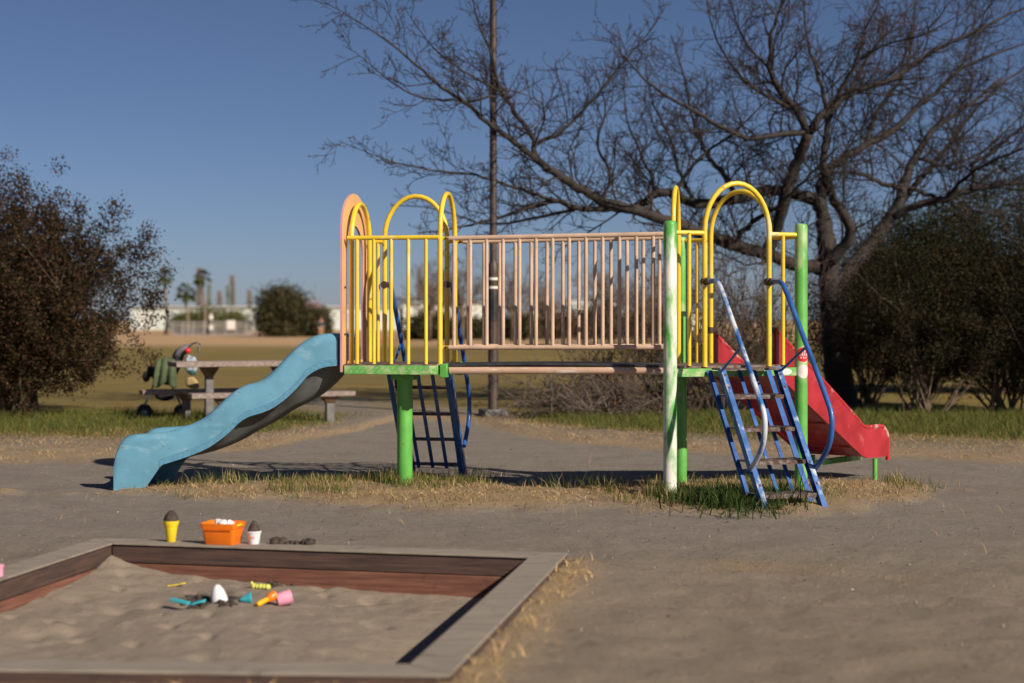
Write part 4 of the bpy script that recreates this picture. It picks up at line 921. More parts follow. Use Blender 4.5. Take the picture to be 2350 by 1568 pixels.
# the cherry tree
ch_b = at(1938, 948, 27); ch_b.z = 0
cherry = thing('cherry_tree', ch_b, 'large bare cherry tree with spreading branches behind the play structure', 'tree')
def path3(l): return [np.append(np.array(at(u_, v_, d_)), r_) for u_, v_, d_, r_ in l]
tr = path3([(1945, 975, 27, .33), (1938, 948, 27, .28), (1926, 880, 27, .235), (1915, 800, 27, .20), (1908, 700, 27, .185), (1903, 620, 27, .18), (1897, 560, 27.1, .155), (1890, 505, 27.2, .13)])
pp = spline(tr, 5); mb = MB(); mb.tube([Vector(x[:3]) for x in pp], [x[3] * (1 + .08 * math.sin(i * 1.7)) for i, x in enumerate(pp)], 16)
mb.build('trunk', BARK, cherry, 'all')
LIMBS = [
 [(1903, 618, 27, .12), (1840, 608, 26.8, .11), (1760, 585, 26.5, .10), (1680, 560, 26.3, .10), (1580, 525, 26, .09), (1480, 490, 25.7, .085), (1380, 460, 25.4, .078), (1320, 425, 25.2, .07), (1270, 395, 25, .06), (1235, 370, 25, .052)],
 [(1240, 375, 25, .048), (1226, 345, 25, .043), (1222, 315, 25, .040), (1180, 255, 24.8, .034), (1145, 200, 24.6, .028), (1130, 130, 24.5, .020), (1100, 60, 24.4, .014), (1085, 0, 24.3, .009), (1075, -50, 24.2, .006)],
 [(1236, 370, 25, .046), (1180, 325, 24.8, .040), (1120, 285, 24.5, .035), (1070, 235, 24.3, .030), (1000, 190, 24, .024), (920, 120, 23.8, .016), (830, 55, 23.6, .010), (740, 2, 23.4, .006), (690, -25, 23.3, .004)],
 [(1224, 335, 25, .034), (1290, 300, 25.2, .03), (1350, 240, 25.3, .026), (1400, 180, 25.4, .02), (1450, 120, 25.4, .014), (1500, 60, 25.5, .009), (1530, 10, 25.5, .005)],
 [(1140, 222, 24.6, .022), (1060, 232, 24.4, .018), (960, 222, 24.1, .014), (890, 182, 24, .010), (835, 135, 23.9, .007), (787, 104, 23.8, .004)],
 [(1150, 210, 24.6, .020), (1090, 180, 24.4, .016), (1010, 125, 24.2, .012), (960, 65, 24, .008), (925, 12, 23.9, .004)],
 [(1890, 505, 27.2, .12), (1875, 465, 27.2, .11), (1820, 444, 27.1, .10), (1760, 438, 27, .095), (1690, 455, 26.8, .088), (1600, 468, 26.5, .08), (1524, 440, 26.3, .07), (1453, 478, 26, .06), (1390, 480, 25.9, .05), (1327, 478, 25.8, .045), (1273, 462, 25.6, .04), (1201, 481, 25.4, .03), (1147, 500, 25.2, .022), (1039, 525, 25, .014), (960, 535, 24.8, .008)],
 [(1273, 462, 25.6, .03), (1210, 440, 25.4, .026), (1147, 420, 25.2, .022), (1080, 400, 25, .018), (1021, 395, 24.9, .015), (960, 385, 24.7, .012), (896, 370, 24.6, .009), (830, 345, 24.5, .006), (777, 323, 24.4, .004)],
 [(1330, 478, 25.8, .03), (1230, 500, 26.2, .024), (1120, 515, 26.6, .016), (1000, 480, 26.8, .010), (900, 470, 26.9, .006)],
 [(1762, 586, 26.5, .11), (1779, 532, 26.3, .10), (1804, 449, 26, .098), (1829, 377, 25.8, .092), (1854, 305, 25.5, .086)],
 [(1854, 305, 25.5, .066), (1825, 250, 25.4, .058), (1790, 210, 25.3, .05), (1770, 160, 25.2, .042), (1768, 90, 25.1, .03), (1790, 20, 25, .02), (1800, -50, 25, .012)],
 [(1850, 302, 25.5, .05), (1780, 310, 25.3, .044), (1720, 318, 25.1, .04), (1670, 300, 25, .034), (1600, 260, 24.8, .026), (1500, 200, 24.6, .018), (1440, 140, 24.5, .011), (1400, 90, 24.4, .006)],
 [(1856, 303, 25.5, .066), (1900, 250, 25.6, .06), (1960, 210, 25.7, .054), (2050, 180, 25.9, .046), (2120, 130, 26, .038), (2200, 90, 26.2, .03), (2300, 40, 26.4, .02), (2400, 0, 26.6, .012)],
 [(1905, 246, 25.6, .036), (1940, 190, 25.4, .03), (1965, 140, 25.3, .024), (1985, 70, 25.2, .017), (2020, 0, 25, .010)],
 [(1890, 505, 27.2, .10), (1884, 440, 27.3, .09), (1892, 400, 27.4, .08), (1925, 370, 27.5, .072), (1985, 335, 27.7, .064), (2050, 300, 27.9, .056), (2100, 250, 28, .046), (2150, 210, 28.1, .036), (2220, 150, 28.2, .026), (2350, 100, 28.4, .014)],
 [(1905, 600, 26.8, .10), (1945, 555, 26.6, .092), (1948, 510, 26.5, .085), (1915, 460, 26.4, .078), (1895, 410, 26.3, .07), (1890, 350, 26.2, .058), (1900, 280, 26.2, .045), (1880, 180, 26.2, .032), (1850, 80, 26.2, .018), (1845, -20, 26.2, .009)],
 [(1915, 660, 27.1, .14), (1985, 580, 27.5, .125), (2030, 520, 27.7, .11), (2062, 470, 27.8, .098), (2075, 420, 27.9, .085), (2100, 360, 28, .065), (2140, 300, 28.1, .05), (2210, 250, 28.2, .036), (2300, 180, 28.4, .02)],
 [(2045, 500, 27.7, .07), (2110, 470, 27.6, .062), (2170, 455, 27.5, .055), (2230, 436, 27.4, .048), (2300, 425, 27.3, .036), (2400, 420, 27.2, .022)],
 [(2230, 437, 27.4, .045), (2236, 400, 27.4, .042), (2230, 375, 27.4, .038), (2270, 355, 27.3, .034), (2310, 320, 27.2, .028), (2350, 290, 27.1, .022), (2420, 230, 27, .012)],
 [(2078, 428, 27.9, .045), (2030, 424, 27.6, .04), (1990, 405, 27.4, .034), (1950, 395, 27.2, .028), (1900, 400, 26.8, .02), (1840, 420, 26.4, .012)],
 [(2080, 428, 27.9, .042), (2150, 455, 28, .034), (2220, 480, 28.2, .026), (2290, 490, 28.3, .016), (2380, 495, 28.4, .009)],
 [(1690, 455, 26.8, .05), (1660, 400, 27, .042), (1620, 350, 27.2, .034), (1590, 280, 27.4, .026), (1570, 180, 27.6, .018), (1540, 80, 27.8, .010)],
 [(1540, 455, 26.3, .035), (1575, 400, 26.2, .03), (1620, 350, 26.1, .024), (1690, 300, 26, .018), (1760, 230, 26, .010)],
 [(1680, 560, 26.3, .045), (1740, 500, 25.8, .036), (1790, 470, 25.4, .028), (1860, 400, 25, .02), (1930, 330, 24.7, .012)],
 [(2062, 470, 27.8, .06), (2120, 400, 28.6, .05), (2180, 330, 29, .04), (2240, 250, 29.4, .03), (2330, 170, 29.8, .02), (2420, 120, 30, .011)],
 [(1985, 335, 27.7, .045), (2010, 260, 28, .038), (2060, 190, 28.3, .03), (2090, 110, 28.5, .022), (2100, 20, 28.7, .014), (2110, -40, 28.8, .008)],
 [(2150, 210, 28.1, .03), (2200, 160, 28.5, .024), (2230, 90, 28.8, .017), (2240, 10, 29, .010), (2250, -40, 29, .006)],
 [(1900, 280, 26.2, .036), (1950, 200, 26.8, .03), (2000, 120, 27.2, .022), (2060, 50, 27.5, .015), (2120, -20, 27.8, .008)],
 [(1825, 250, 25.4, .034), (1740, 210, 25.2, .027), (1680, 150, 25, .02), (1640, 80, 24.8, .013), (1620, 0, 24.7, .007)],
 [(1770, 160, 25.2, .026), (1720, 110, 25.6, .02), (1690, 50, 25.9, .014), (1670, -30, 26, .008)],
 [(2170, 455, 27.5, .034), (2225, 400, 27, .028), (2300, 360, 26.6, .02), (2380, 330, 26.3, .012), (2430, 300, 26.2, .007)],
 [(2100, 360, 28, .035), (2170, 380, 28.4, .028), (2250, 350, 28.7, .02), (2330, 280, 29, .012), (2400, 220, 29, .007)],
 [(1965, 140, 25.3, .02), (2040, 100, 25, .016), (2120, 80, 24.7, .012), (2210, 30, 24.5, .007)],
 [(1600, 468, 26.5, .034), (1560, 400, 26.9, .028), (1540, 320, 27.2, .022), (1500, 240, 27.5, .015), (1480, 150, 27.7, .008)],
 [(1380, 460, 25.4, .03), (1400, 400, 25.4, .025), (1370, 330, 25.5, .02), (1390, 250, 25.6, .014), (1360, 150, 25.8, .007)],
 [(1480, 490, 25.7, .03), (1500, 430, 26, .025), (1470, 350, 26.2, .02), (1440, 280, 26.4, .014), (1430, 180, 26.6, .008)],
]
rg = np.random.default_rng(77); crown = MB(); tw = MB(); buds = []
def twigs(p, d, length, r, lvl):
    n = 4 if lvl < 3 else 3
    pts, rs, dd = wander(p, d, length, r, max(r * .4, .0034), n + 1, .26 if lvl < 3 else .28, .045, rg); tubes(tw, pts, rs, 4 if lvl == 1 else 3)
    if lvl >= 3: buds.append(pts[-1]); return
    m = int(round(length * (7.0 if lvl == 1 else 9)))
    for k in range(m):
        f = .15 + .85 * (k + rg.random()) / m; i = min(int(f * (len(pts) - 1)), len(pts) - 2); q_ = pts[i] + (pts[i + 1] - pts[i]) * (f * (len(pts) - 1) - i)
        a = rg.normal(0, 1, 3); a -= dd * a.dot(dd); a /= np.linalg.norm(a); nd = (pts[i + 1] - pts[i]); nd /= np.linalg.norm(nd)
        twigs(q_, nd * .75 + a * (.65 + .3 * rg.random()) + np.array([0, 0, .12]), length * (.30 + .28 * rg.random()) * (1.1 - .45 * f), max(r * .55, .0046), lvl + 1)
for li, L_ in enumerate(LIMBS):
    pp = spline(path3(L_), 5); rs = [x[3] * (1 + .06 * math.sin(i * 2.1 + li)) for i, x in enumerate(pp)]; pts = [Vector(x[:3]) + Vector(rg.normal(0, min(.011, x[3] * .35), 3)) for x in pp]
    crown.tube(pts, rs, 9, cap=True)
    tot = sum((pts[i + 1] - pts[i]).length for i in range(len(pts) - 1)); acc = 0; nxt = .25
    for i in range(len(pts) - 1):
        seg = (pts[i + 1] - pts[i]).length; acc += seg; thick = rs[i]
        if acc > nxt and acc > .3:
            nxt = acc + (.085 if thick < .03 else .11 if thick < .06 else .16) * (.6 + .8 * rg.random()); nd = np.array((pts[i + 1] - pts[i]).normalized())
            a = rg.normal(0, 1, 3); a -= nd * a.dot(nd); a /= np.linalg.norm(a); a[2] += .25
            ln = (.45 + 1.15 * rg.random()) * (1.0 if thick > .03 else .75 if thick > .014 else .4); twigs(np.array(pts[i]), nd * .75 + a * (.6 + .3 * rg.random()), ln, min(max(thick * .4, .006), .016), 1)
o = crown.build('limbs', BARK, cherry, 'all'); o = tw.build('crown', paint('cherry_twig_bark', (.026, .016, .014), .8, .3, 9), cherry, 'all')
B_ = np.array(buds); V, F, C = leaves(B_, len(B_), .004, .015, [(.10, .045, .03), (.13, .06, .04)], rg); np_mesh('buds', V, F, LEAF, C, cherry)

# ------------------------------------------------------------------ lamp post
lp = at(1132, 955, 24.7); lp.z = 0
lamp = thing('lamp_post', lp, 'tall dark brown lamp post on a concrete footing', 'lamp post')
MB().lathe(lp + Vector((0, 0, .09)), [(.083, 0), (.083, .03), (.079, .05), (.079, 2.02), (.083, 2.06), (.083, 2.20), (.060, 2.24), (.056, 2.28), (.052, 8.2)], 20).build('pole', POLE, lamp)
for z_ in (1.94, 2.07): MB().lathe(lp + Vector((0, 0, z_)), [(.0845, 0), (.0850, .004), (.0850, .032), (.0845, .036)], 20).build('band', WHT, lamp)
MB().lathe(lp + Vector((0, 0, 1.45)), [(.082, 0), (.0835, .01), (.0835, .44), (.082, .45)], 20).build('sleeve', POLEB, lamp)
MB().box(lp + Vector((0, 0, .04)), (.36, .36, .20), frame((.9, .3, 0)), bev=.01).build('footing', CONC, lamp)
MB().lathe(lp + Vector((0, 0, 8.2)), [(.06, 0), (.25, .05), (.28, .15), (.16, .3), (.03, .34)], 20).build('lamp_head', POLE, lamp)

# ------------------------------------------------------------------ picnic table and stroller
tb = at(487, 950, 22.6); tb.z = 0; ta_ = R(22); TX = Vector((math.cos(ta_), math.sin(ta_), 0)); TY = Vector((-math.sin(ta_), math.cos(ta_), 0)); TF = frame(TX)
table = thing('picnic_table', tb, 'weathered wooden picnic table with two benches on concrete posts', 'picnic table')
def TP(x, y, z): return tb + TX * x + TY * y + Vector((0, 0, z))
def slab(x0, x1, y0, n, wd, z, th):
    for k in range(n): MB().box(TP((x0 + x1) / 2, y0 + wd * (k + .5), z - th / 2), (x1 - x0, wd - .008, th), TF, bev=.006).build('plank', WTAB, table, None)
slab(-.44, 1.55, .25, 6, .115, .89, .07); slab(-.34, 1.95, -.32, 3, .11, .475, .065); slab(-.75, 1.55, 1.15, 3, .11, .475, .065)
PB = paint('brown_bracket', (.20, .125, .06), .7, .2, 8)
for x, y, ht in ((.08, .60, .82), (1.1, .60, .82), (.12, -.15, .41), (1.62, -.15, .41), (-.1, 1.32, .41), (1.2, 1.32, .41)):
    hb = .14 if ht > .6 else .10; wd = .11
    MB().box(TP(x, y, (ht - hb) / 2 - .05), (wd, wd, ht - hb + .1), TF, bev=.008).build('leg', CONC, table, None)
    q_ = [(-.06, -.055), (.06, -.055), (.06, .055), (-.06, .055)]; b0, b1 = .9, 2.2
    V = [TP(x + a_ * b0, y + b_ * b0, ht - hb) for a_, b_ in q_] + [TP(x + a_ * b1, y + b_ * b1, ht) for a_, b_ in q_]
    MB().add(V, [(3, 2, 1, 0), (4, 5, 6, 7), (0, 1, 5, 4), (1, 2, 6, 5), (2, 3, 7, 6), (3, 0, 4, 7)]).build('bracket', PB, table, None)
# stroller standing behind the bench, with a blanket and two bags on it
BLK = paint('black_fabric', (.014, .014, .017), .8, .3, 20); GRYF = paint('grey_fabric', (.16, .16, .18), .8, .2, 20); TYR = paint('black_tyre', (.012, .012, .012), .7, .2, 20); FRM = paint('stroller_frame', (.22, .22, .23), .35, .2, 20, metal=.8)
OLV = paint('olive_cloth', (.075, .105, .045), .9, .2, 9, None, .6, 60); TANP = paint('tan_bag', (.46, .33, .15), .8, .15, 12); PLB = paint('pale_blue_bag', (.42, .48, .56), .6, .3, 18); TEAL = paint('teal_print', (.02, .10, .11), .6, .3, 30)
sd = 24.3; s_b = at(390, 940, sd); s_b.z = 0
stro = thing('stroller', s_b, 'black pushchair parked beside the picnic table', 'stroller')
def Q(u_, v_, dy=0.): return at(u_, v_, sd + dy)
for dy in (-.22, .22):
    MB().tube([Q(330, 935, dy), Q(352, 885, dy), Q(392, 838, dy), Q(425, 805, dy), Q(440, 790, dy), Q(452, 786, dy), Q(458, 797, dy), Q(456, 812, dy)], .014, 8).build('frame_tube', FRM, stro)
    MB().tube([Q(418, 935, dy), Q(392, 880, dy), Q(372, 850, dy), Q(350, 842, dy)], .013, 8).build('frame_tube', FRM, stro)
MB().tube([Q(456, 806, -.22), Q(458, 790, -.2), Q(458, 790, .2), Q(456, 806, .22)], .016, 8).build('handle', BLK, stro)
for u_, v_ in ((332, 932), (416, 932)):
    for dy in (-.22, .22):
        c = Q(u_, v_, dy); c.z = .115; wh = MB().lathe(c - Vector((0, .018, 0)), [(.085, 0), (.11, .004), (.115, .018), (.11, .032), (.085, .036)], 20, (0, 1, 0)).build('wheel', TYR, stro)
        MB().lathe(c - Vector((0, .02, 0)), [(.03, 0), (.078, .006), (.078, .034), (.03, .04)], 14, (0, 1, 0)).build('rim', FRM, wh)
def cloth(name, pts_front, dy0, dy1, mat, parent=None, thick=.02, wob=.03, seed=1):
    "a quilted slab between two side outlines"
    rr = random.Random(seed); mb = MB(); n = len(pts_front); ny_ = 5; V = []
    for j in range(ny_):
        dy = lerp(dy0, dy1, j / (ny_ - 1)); e_ = 1 - .12 * (abs(j - 2) / 2) ** 2
        cu = sum(a_ for a_, _ in pts_front) / n; cv = sum(b_ for _, b_ in pts_front) / n
        for u_, v_ in pts_front: q_ = Q(cu + (u_ - cu) * e_, cv + (v_ - cv) * e_, dy); V.append(q_ + Vector((rr.gauss(0, wob * .3), rr.gauss(0, wob * .3), rr.gauss(0, wob * .3))))
    F = [(j * n + k, j * n + (k + 1) % n, (j + 1) * n + (k + 1) % n, (j + 1) * n + k) for j in range(ny_ - 1) for k in range(n)] + [tuple(range(n - 1, -1, -1)), tuple((ny_ - 1) * n + k for k in range(n))]
    o = mb.add(V, F).build(name, mat, parent, 'all'); m_ = o.modifiers.new('s', 'SUBSURF'); m_.levels = 1; m_.render_levels = 2; return o
cloth('seat', [(338, 838), (352, 836), (372, 862), (400, 872), (402, 886), (372, 884), (350, 868), (336, 852)], -.2, .2, BLK, stro)
cloth('backrest', [(370, 872), (392, 826), (414, 800), (428, 806), (418, 836), (396, 880)], -.2, .2, BLK, stro)
cloth('canopy', [(392, 826), (400, 806), (416, 792), (434, 788), (440, 800), (430, 812), (412, 822)], -.22, .22, GRYF, stro)
cloth('basket', [(348, 892), (408, 892), (402, 922), (356, 922)], -.2, .2, BLK, stro)
cloth('footrest', [(322, 862), (338, 846), (350, 866), (334, 884)], -.16, .16, BLK, stro)
# olive blanket with folds, hanging over the near side
mb = MB(); V = []; nu, nv = 22, 18
for j in range(nv):
    f = j / (nv - 1)
    for i in range(nu):
        g = i / (nu - 1); u_ = lerp(lerp(360, 350, f), lerp(402, 408, f), g); v_ = lerp(822 + 10 * abs(g - .5), 884 + 6 * math.sin(g * 9), f); V.append(Q(u_, v_, -.26 - .03 * math.sin(g * 17 + f * 1.5) * (.3 + f) - .05 * math.sin(f * 2.6)))
o = mb.add(V, [(j * nu + i, j * nu + i + 1, (j + 1) * nu + i + 1, (j + 1) * nu + i) for j in range(nv - 1) for i in range(nu - 1)]).build('blanket', OLV, None, 'all'); o.modifiers.new('s', 'SOLIDIFY').thickness = .02
tag(o, 'olive green blanket draped over the pushchair', 'blanket')
o = cloth('blanket_bundle', [(366, 832), (374, 822), (392, 819), (402, 826), (402, 838), (366, 838)], -.3, .1, OLV, None, seed=4); tag(o, 'olive green cloth bundled on top of the pushchair seat', 'blanket')
bag = cloth('carrier_bag', [(424, 822), (432, 810), (440, 822), (448, 816), (456, 836), (452, 862), (424, 858)], -.36, -.24, PLB, None, wob=.03, seed=6); tag(bag, 'pale blue printed carrier bag hanging from the pushchair handle', 'bag')
cloth('bag_base', [(428, 848), (452, 848), (451, 864), (430, 860)], -.372, -.23, TEAL, bag, wob=.01, seed=8)
bag = cloth('tan_bag', [(426, 860), (450, 864), (461, 890), (452, 892), (424, 892)], -.34, -.2, TANP, None, wob=.02, seed=7); tag(bag, 'tan paper bag below the pale blue carrier bag', 'bag')
mb = MB(); blob(mb, Q(431, 805, -.28), (.045, .045, .045), 3, 14, .02); tag(mb.build('red_ball', REDS, None, 'all'), 'small bright red ball shaped toy hanging on the pushchair', 'toy')

# ------------------------------------------------------------------ far background
WALL = paint('pale_warehouse', (.56, .62, .58), .7, .05, .05); WALL2 = paint('white_warehouse', (.66, .67, .63), .7, .05, .05); DIMW = paint('grey_green_warehouse', (.38, .44, .44), .7, .1, .05)
HEDGE = [(.050, .060, .022), (.07, .062, .028), (.040, .042, .018), (.085, .06, .03)]
def warehouse(u0, u1, vtop, d, mat, label, roofm=None, bays=0, depth=30, ridge=0.):
    a_, b_ = at(u0, vtop, d), at(u1, vtop, d); h = a_.z; cx_ = (a_.x + b_.x) / 2; W = b_.x - a_.x
    th = thing('warehouse', (cx_, d + depth / 2, 0), label, 'building', 'pale warehouses beyond the field')
    MB().box((cx_, d + depth / 2, h / 2 - .2), (W, depth, h - .3), None).build('wall', mat, th, None)
    rf = MB().add([(a_.x - .4, d - .4, h - .348), (b_.x + .4, d - .4, h - .348), (b_.x + .4, d + depth, h - .348), (a_.x - .4, d + depth, h - .348), (a_.x - .4, d + depth / 2, h + ridge), (b_.x + .4, d + depth / 2, h + ridge)], [(0, 1, 5, 4), (2, 3, 4, 5), (0, 4, 3), (1, 2, 5), (3, 2, 1, 0)]).build('roof', roofm or mat, th, None)
    for k in range(bays):
        x = a_.x + W * (k + .5) / bays; MB().box((x, d - .03, 1.3), (W / bays * .5, .1, 2.6), None).build('shutter', DIMW if k % 3 == 1 else WALL2, th, None)
    return th
warehouse(300, 905, 700, 240, WALL, 'long pale mint warehouse beyond the left end of the field', WALL2, 9)
warehouse(925, 1140, 690, 250, WALL2, 'white warehouse with pale roof seen through the yellow railing', WALL, 4)
warehouse(1180, 1620, 712, 235, WALL2, 'low white warehouse seen through the beige bridge railing', WALL, 6)
warehouse(1310, 1420, 697, 262, WALL, 'taller white gabled warehouse rising behind the low one', WALL2, 0, 30, .6)
# industrial towers
RST = paint('rusty_tower_metal', (.17, .15, .14), .7, .2, .3); GRT = paint('grey_green_tower', (.16, .20, .19), .7, .2, .3); RW = paint('red_tower_paint', (.55, .12, .10), .6, .1, .3)
def tower(u_, vt, d, wd, mat, label, top=None):
    p = at(u_, 760, d); h = at(u_, vt, d).z; p.z = 0; th = thing('factory_tower', p, label, 'tower', 'factory towers on the skyline')
    w_ = wd * d / FV / 2
    mb = MB()
    for sx_ in (-1, 1):
        for sy_ in (-1, 1): mb.tube([(p.x + sx_ * w_, p.y + sy_ * w_, -1), (p.x + sx_ * w_ * .6, p.y + sy_ * w_ * .6, h)], .35, 5)
    mb.build('frame', mat, th)
    for k in range(8):
        z_ = h * (k + 1) / 9; MB().box((p.x, p.y, z_), (w_ * 2.1 * (1 - .4 * k / 8), w_ * 2.1 * (1 - .4 * k / 8), .5), None).build('landing', mat, th, None)
    MB().lathe((p.x, p.y, -1), [(w_ * .40, 0), (w_ * .40, h * .86), (w_ * .22, h * .9), (w_ * .15, h + 1)], 12).build('vessel', mat, th)
    if top: MB().lathe((p.x, p.y, h * .93), [(w_ * .8, 0), (w_ * .8, h * .05)], 12).build('top_band', top, th)
tower(457, 615, 520, 10, RST, 'tall thin factory tower with a red band beside the palms', RW)
tower(480, 652, 520, 8, GRT, 'slim grey factory tower just right of the palms')
tower(504, 668, 500, 10, RST, 'short brown factory tower between the taller ones')
tower(533, 632, 540, 11, RST, 'tallest brown factory tower on the skyline')
tower(524, 655, 535, 9, GRT, 'dark grey factory tower leaning against the tallest one')
tower(572, 666, 520, 8, RST, 'lone stubby factory tower left of the round bush')
tower(962, 615, 520, 9, RST, 'pale chimney tower seen through the yellow railing')
# palms
PALM = [(.09, .11, .03), (.12, .13, .04), (.06, .08, .025)]; PTR = paint('palm_trunk', (.20, .16, .12), .9, .2, 2)
def palm(u_, vt, vb, d, cr, label, seed):
    rg = np.random.default_rng(seed); b_ = at(u_, vb, d); b_.z = 0; h = at(u_, vt, d).z; th = thing('palm_tree', b_, label, 'palm', 'palms by the far fence')
    mb = MB(); mb.tube([b_ + Vector((.12 * math.sin(k * .9), 0, h * k / 6)) for k in range(7)], [.22, .18, .15, .14, .14, .15, .18], 10); mb.build('trunk', PTR, th, 'all')
    V = []; F = []; C = []; top = b_ + Vector((.12 * math.sin(5.4), 0, h))
    for k in range(46):
        an = rg.random() * 2 * math.pi; el = rg.uniform(-.7, 1.3); d_ = np.array([math.cos(an) * math.cos(el), math.sin(an) * math.cos(el), math.sin(el)]); s_ = np.cross(d_, [0, 0, 1.]); s_ /= np.linalg.norm(s_) + 1e-6; o_ = np.array(top); cc = np.array(PALM[rg.integers(0, 3)])
        tip = o_ + d_ * cr * .62
        for j in range(13):
            a_ = (j - 6) / 6 * 1.25; e_ = tip + (d_ * math.cos(a_) + s_ * math.sin(a_)) * cr * .5 * (1 - .15 * abs(a_)) - np.array([0, 0, .18 * cr]); wv = np.cross(e_ - tip, [.2, .1, 1]); wv = wv / (np.linalg.norm(wv) + 1e-6) * .12 * cr
            i = len(V); V += [tip - wv, tip + wv, e_]; F.append((i, i + 1, i + 2)); C += [cc] * 3
        i = len(V); wv = s_ * .03 * cr; V += [o_ - wv, o_ + wv, tip]; F.append((i, i + 1, i + 2)); C += [cc] * 3
    np_mesh('fronds', np.array(V), np.array(F), LEAF, np.array(C), th)
palm(381, 636, 762, 165, 1.05, 'palm tree beside the rusty bush edge', 1); palm(429, 672, 764, 158, 1.15, 'shortest palm tree in the row', 2); palm(468, 638, 766, 160, 1.0, 'palm tree in front of the red banded tower', 3)
# bushes along the far side of the field
def far_bush(u0, u1, vt, d, label, seed, n=5000, cols=HEDGE, cat='bush', name='round_bush', size=.13, shape=.8):
    a_, b_ = at(u0, 760, d), at(u1, 760, d); h = at(u0, vt, d).z; p = ((a_.x + b_.x) / 2, d, 0); rx = (b_.x - a_.x) / 2
    bush(name, p, rx, min(rx, 3.), h * 1.0, 6, 150, n, size, cols, label, seed, .0, .22 * min(rx, 2.), stem_r=.06, twigs=1, cat=cat, shape=shape)
far_bush(588, 702, 664, 140, 'big round dark green bush at the end of the field', 70, 14000)
far_bush(690, 758, 712, 141, 'smaller dark bush beside the big round one', 71, 6000)
far_bush(690, 738, 692, 150, 'pink blossoming tree behind the round bush', 72, 3500, [(.42, .22, .26), (.50, .30, .34), (.30, .18, .18)], 'tree', 'blossom_tree', .10)
for k, (u0, u1, vt) in enumerate(((398, 450, 722), (440, 520, 710), (505, 565, 722))): far_bush(u0, u1, vt, 168 + k, ['low hedge bush left of the shortest palm', 'tallest hedge bush behind the wire fence', 'low hedge bush left of the round bush'][k], 80 + k, 5000, [(.10, .115, .035), (.13, .13, .04), (.08, .085, .03)], size=.12)
for k, (u0, u1, vt, lab) in enumerate(((940, 1040, 728, 'dark hedge bush seen through the yellow balusters'), (1030, 1125, 742, 'low dark hedge bush behind the bridge post'), (1140, 1240, 738, 'dark hedge bush right of the lamp post'), (1225, 1340, 728, 'reddish brown hedge bush behind the beige balusters'), (1320, 1450, 724, 'broad brown hedge bush behind the middle of the bridge'), (1430, 1560, 720, 'brown hedge bush left of the green posts'))):
    far_bush(u0, u1, vt, 120 + 2 * k, lab, 90 + k, 7000, HEDGE if k < 3 else [(.09, .055, .035), (.07, .05, .03), (.11, .06, .04)])
# leafless trees far behind the railing
def far_tree(u_, vt, d, label, seed, col):
    rg = np.random.default_rng(seed); b_ = at(u_, 760, d); b_.z = 0; h = at(u_, vt, d).z; th = thing('bare_tree', b_, label, 'tree', 'leafless trees beyond the field'); mt = MB(); mb = MB(); bud = []
    mt.tube([b_, b_ + Vector((.05, 0, h * .25)), b_ + Vector((-.05, 0, h * .4))], [.16, .12, .09], 8); mt.build('trunk', BARKL, th, 'all')
    for k in range(14):
        pts, rs, dd = wander(np.array(b_) + [0, 0, h * (.25 + .15 * rg.random())], [rg.normal(0, .7), rg.normal(0, .7), 1], h * .62 * (.6 + .4 * rg.random()), .07, .02, 6, .12, .02, rg); tubes(mb, pts, rs, 4)
        for j in range(9):
            i = rg.integers(2, 7); q_, r_, _ = wander(pts[min(i, 6)], dd + rg.normal(0, .7, 3), h * .2 * (.5 + rg.random()), .028, .012, 3, .2, .03, rg); tubes(mb, q_, r_, 3); bud += q_[1:]
            for l in range(3): q2, r2, _ = wander(q_[2], dd + rg.normal(0, .9, 3), h * .09, .014, .008, 2, .2, 0, rg); tubes(mb, q2, r2, 3); bud += q2
    mb.build('crown', BARKL, th, 'all')
    V, F, C = leaves(np.array(bud), 900, .12, .05, col, rg); np_mesh('buds', V, F, LEAF, C, th)
for k, (u_, vt, d, lab) in enumerate(((985, 590, 112, 'bare purplish tree seen through the yellow railing'), (1060, 575, 100, 'tallest bare tree left of the lamp post'), (1175, 600, 108, 'bare tree just right of the lamp post'), (1255, 640, 118, 'small bare tree behind the middle balusters'), (1400, 600, 104, 'bare pinkish tree behind the right balusters'), (1480, 620, 110, 'bare tree beside the brown shrubs'))):
    far_tree(u_, vt, d, lab, 120 + k, [(.22, .14, .14), (.17, .12, .10), (.26, .17, .17)])
# wire fence with sign
fx0, fx1 = at(395, 760, 150).x, at(590, 760, 150).x
fence = thing('wire_fence', ((fx0 + fx1) / 2, 150, 0), 'low grey mesh fence with a white sign at the end of the field', 'fence'); FEN = paint('fence_grey', (.36, .33, .34), .6, .1, 1); YLP = paint('fence_top_rail', (.42, .42, .20), .6, .1, 1)
n_ = 9
for k in range(n_):
    x = lerp(fx0, fx1, k / (n_ - 1)); bar('post', (x, 150, -.1), (x, 150, 1.35), .05, FEN, fence, 6)
for z_, mt in ((1.33, FEN), (.95, YLP), (.1, FEN)): MB().tube([(fx0, 150, z_), (fx1, 150, z_)], .03, 6).build('rail', mt, fence)
mb = MB()
for k in range(190): x = lerp(fx0, fx1, k / 189); mb.tube([(x, 150.02, .1), (x, 150.02, 1.33)], .0075, 3, cap=False)
for k in range(24): z_ = .1 + 1.2 * k / 23; mb.tube([(fx0, 150.03, z_), (fx1, 150.03, z_)], .006, 3, cap=False)
mb.build('mesh_wire', FEN, fence)['kind'] = 'stuff'
sg = at(530, 746, 149.9); tag(MB().box(sg, (.75, .04, .85), None, bev=.01).build('notice_board', WHT), 'blank white notice board fixed to the far fence', 'sign')
for u_, v_, lab in ((485, 728, 'upper small white plate on the pale pole behind the fence'), (485, 752, 'lower small white plate on the pole behind the fence')):
    q_ = at(u_, v_, 149.6); tag(MB().box(q_, (.34, .03, .45), None, bev=.01).build('small_sign', WHT), lab, 'sign')
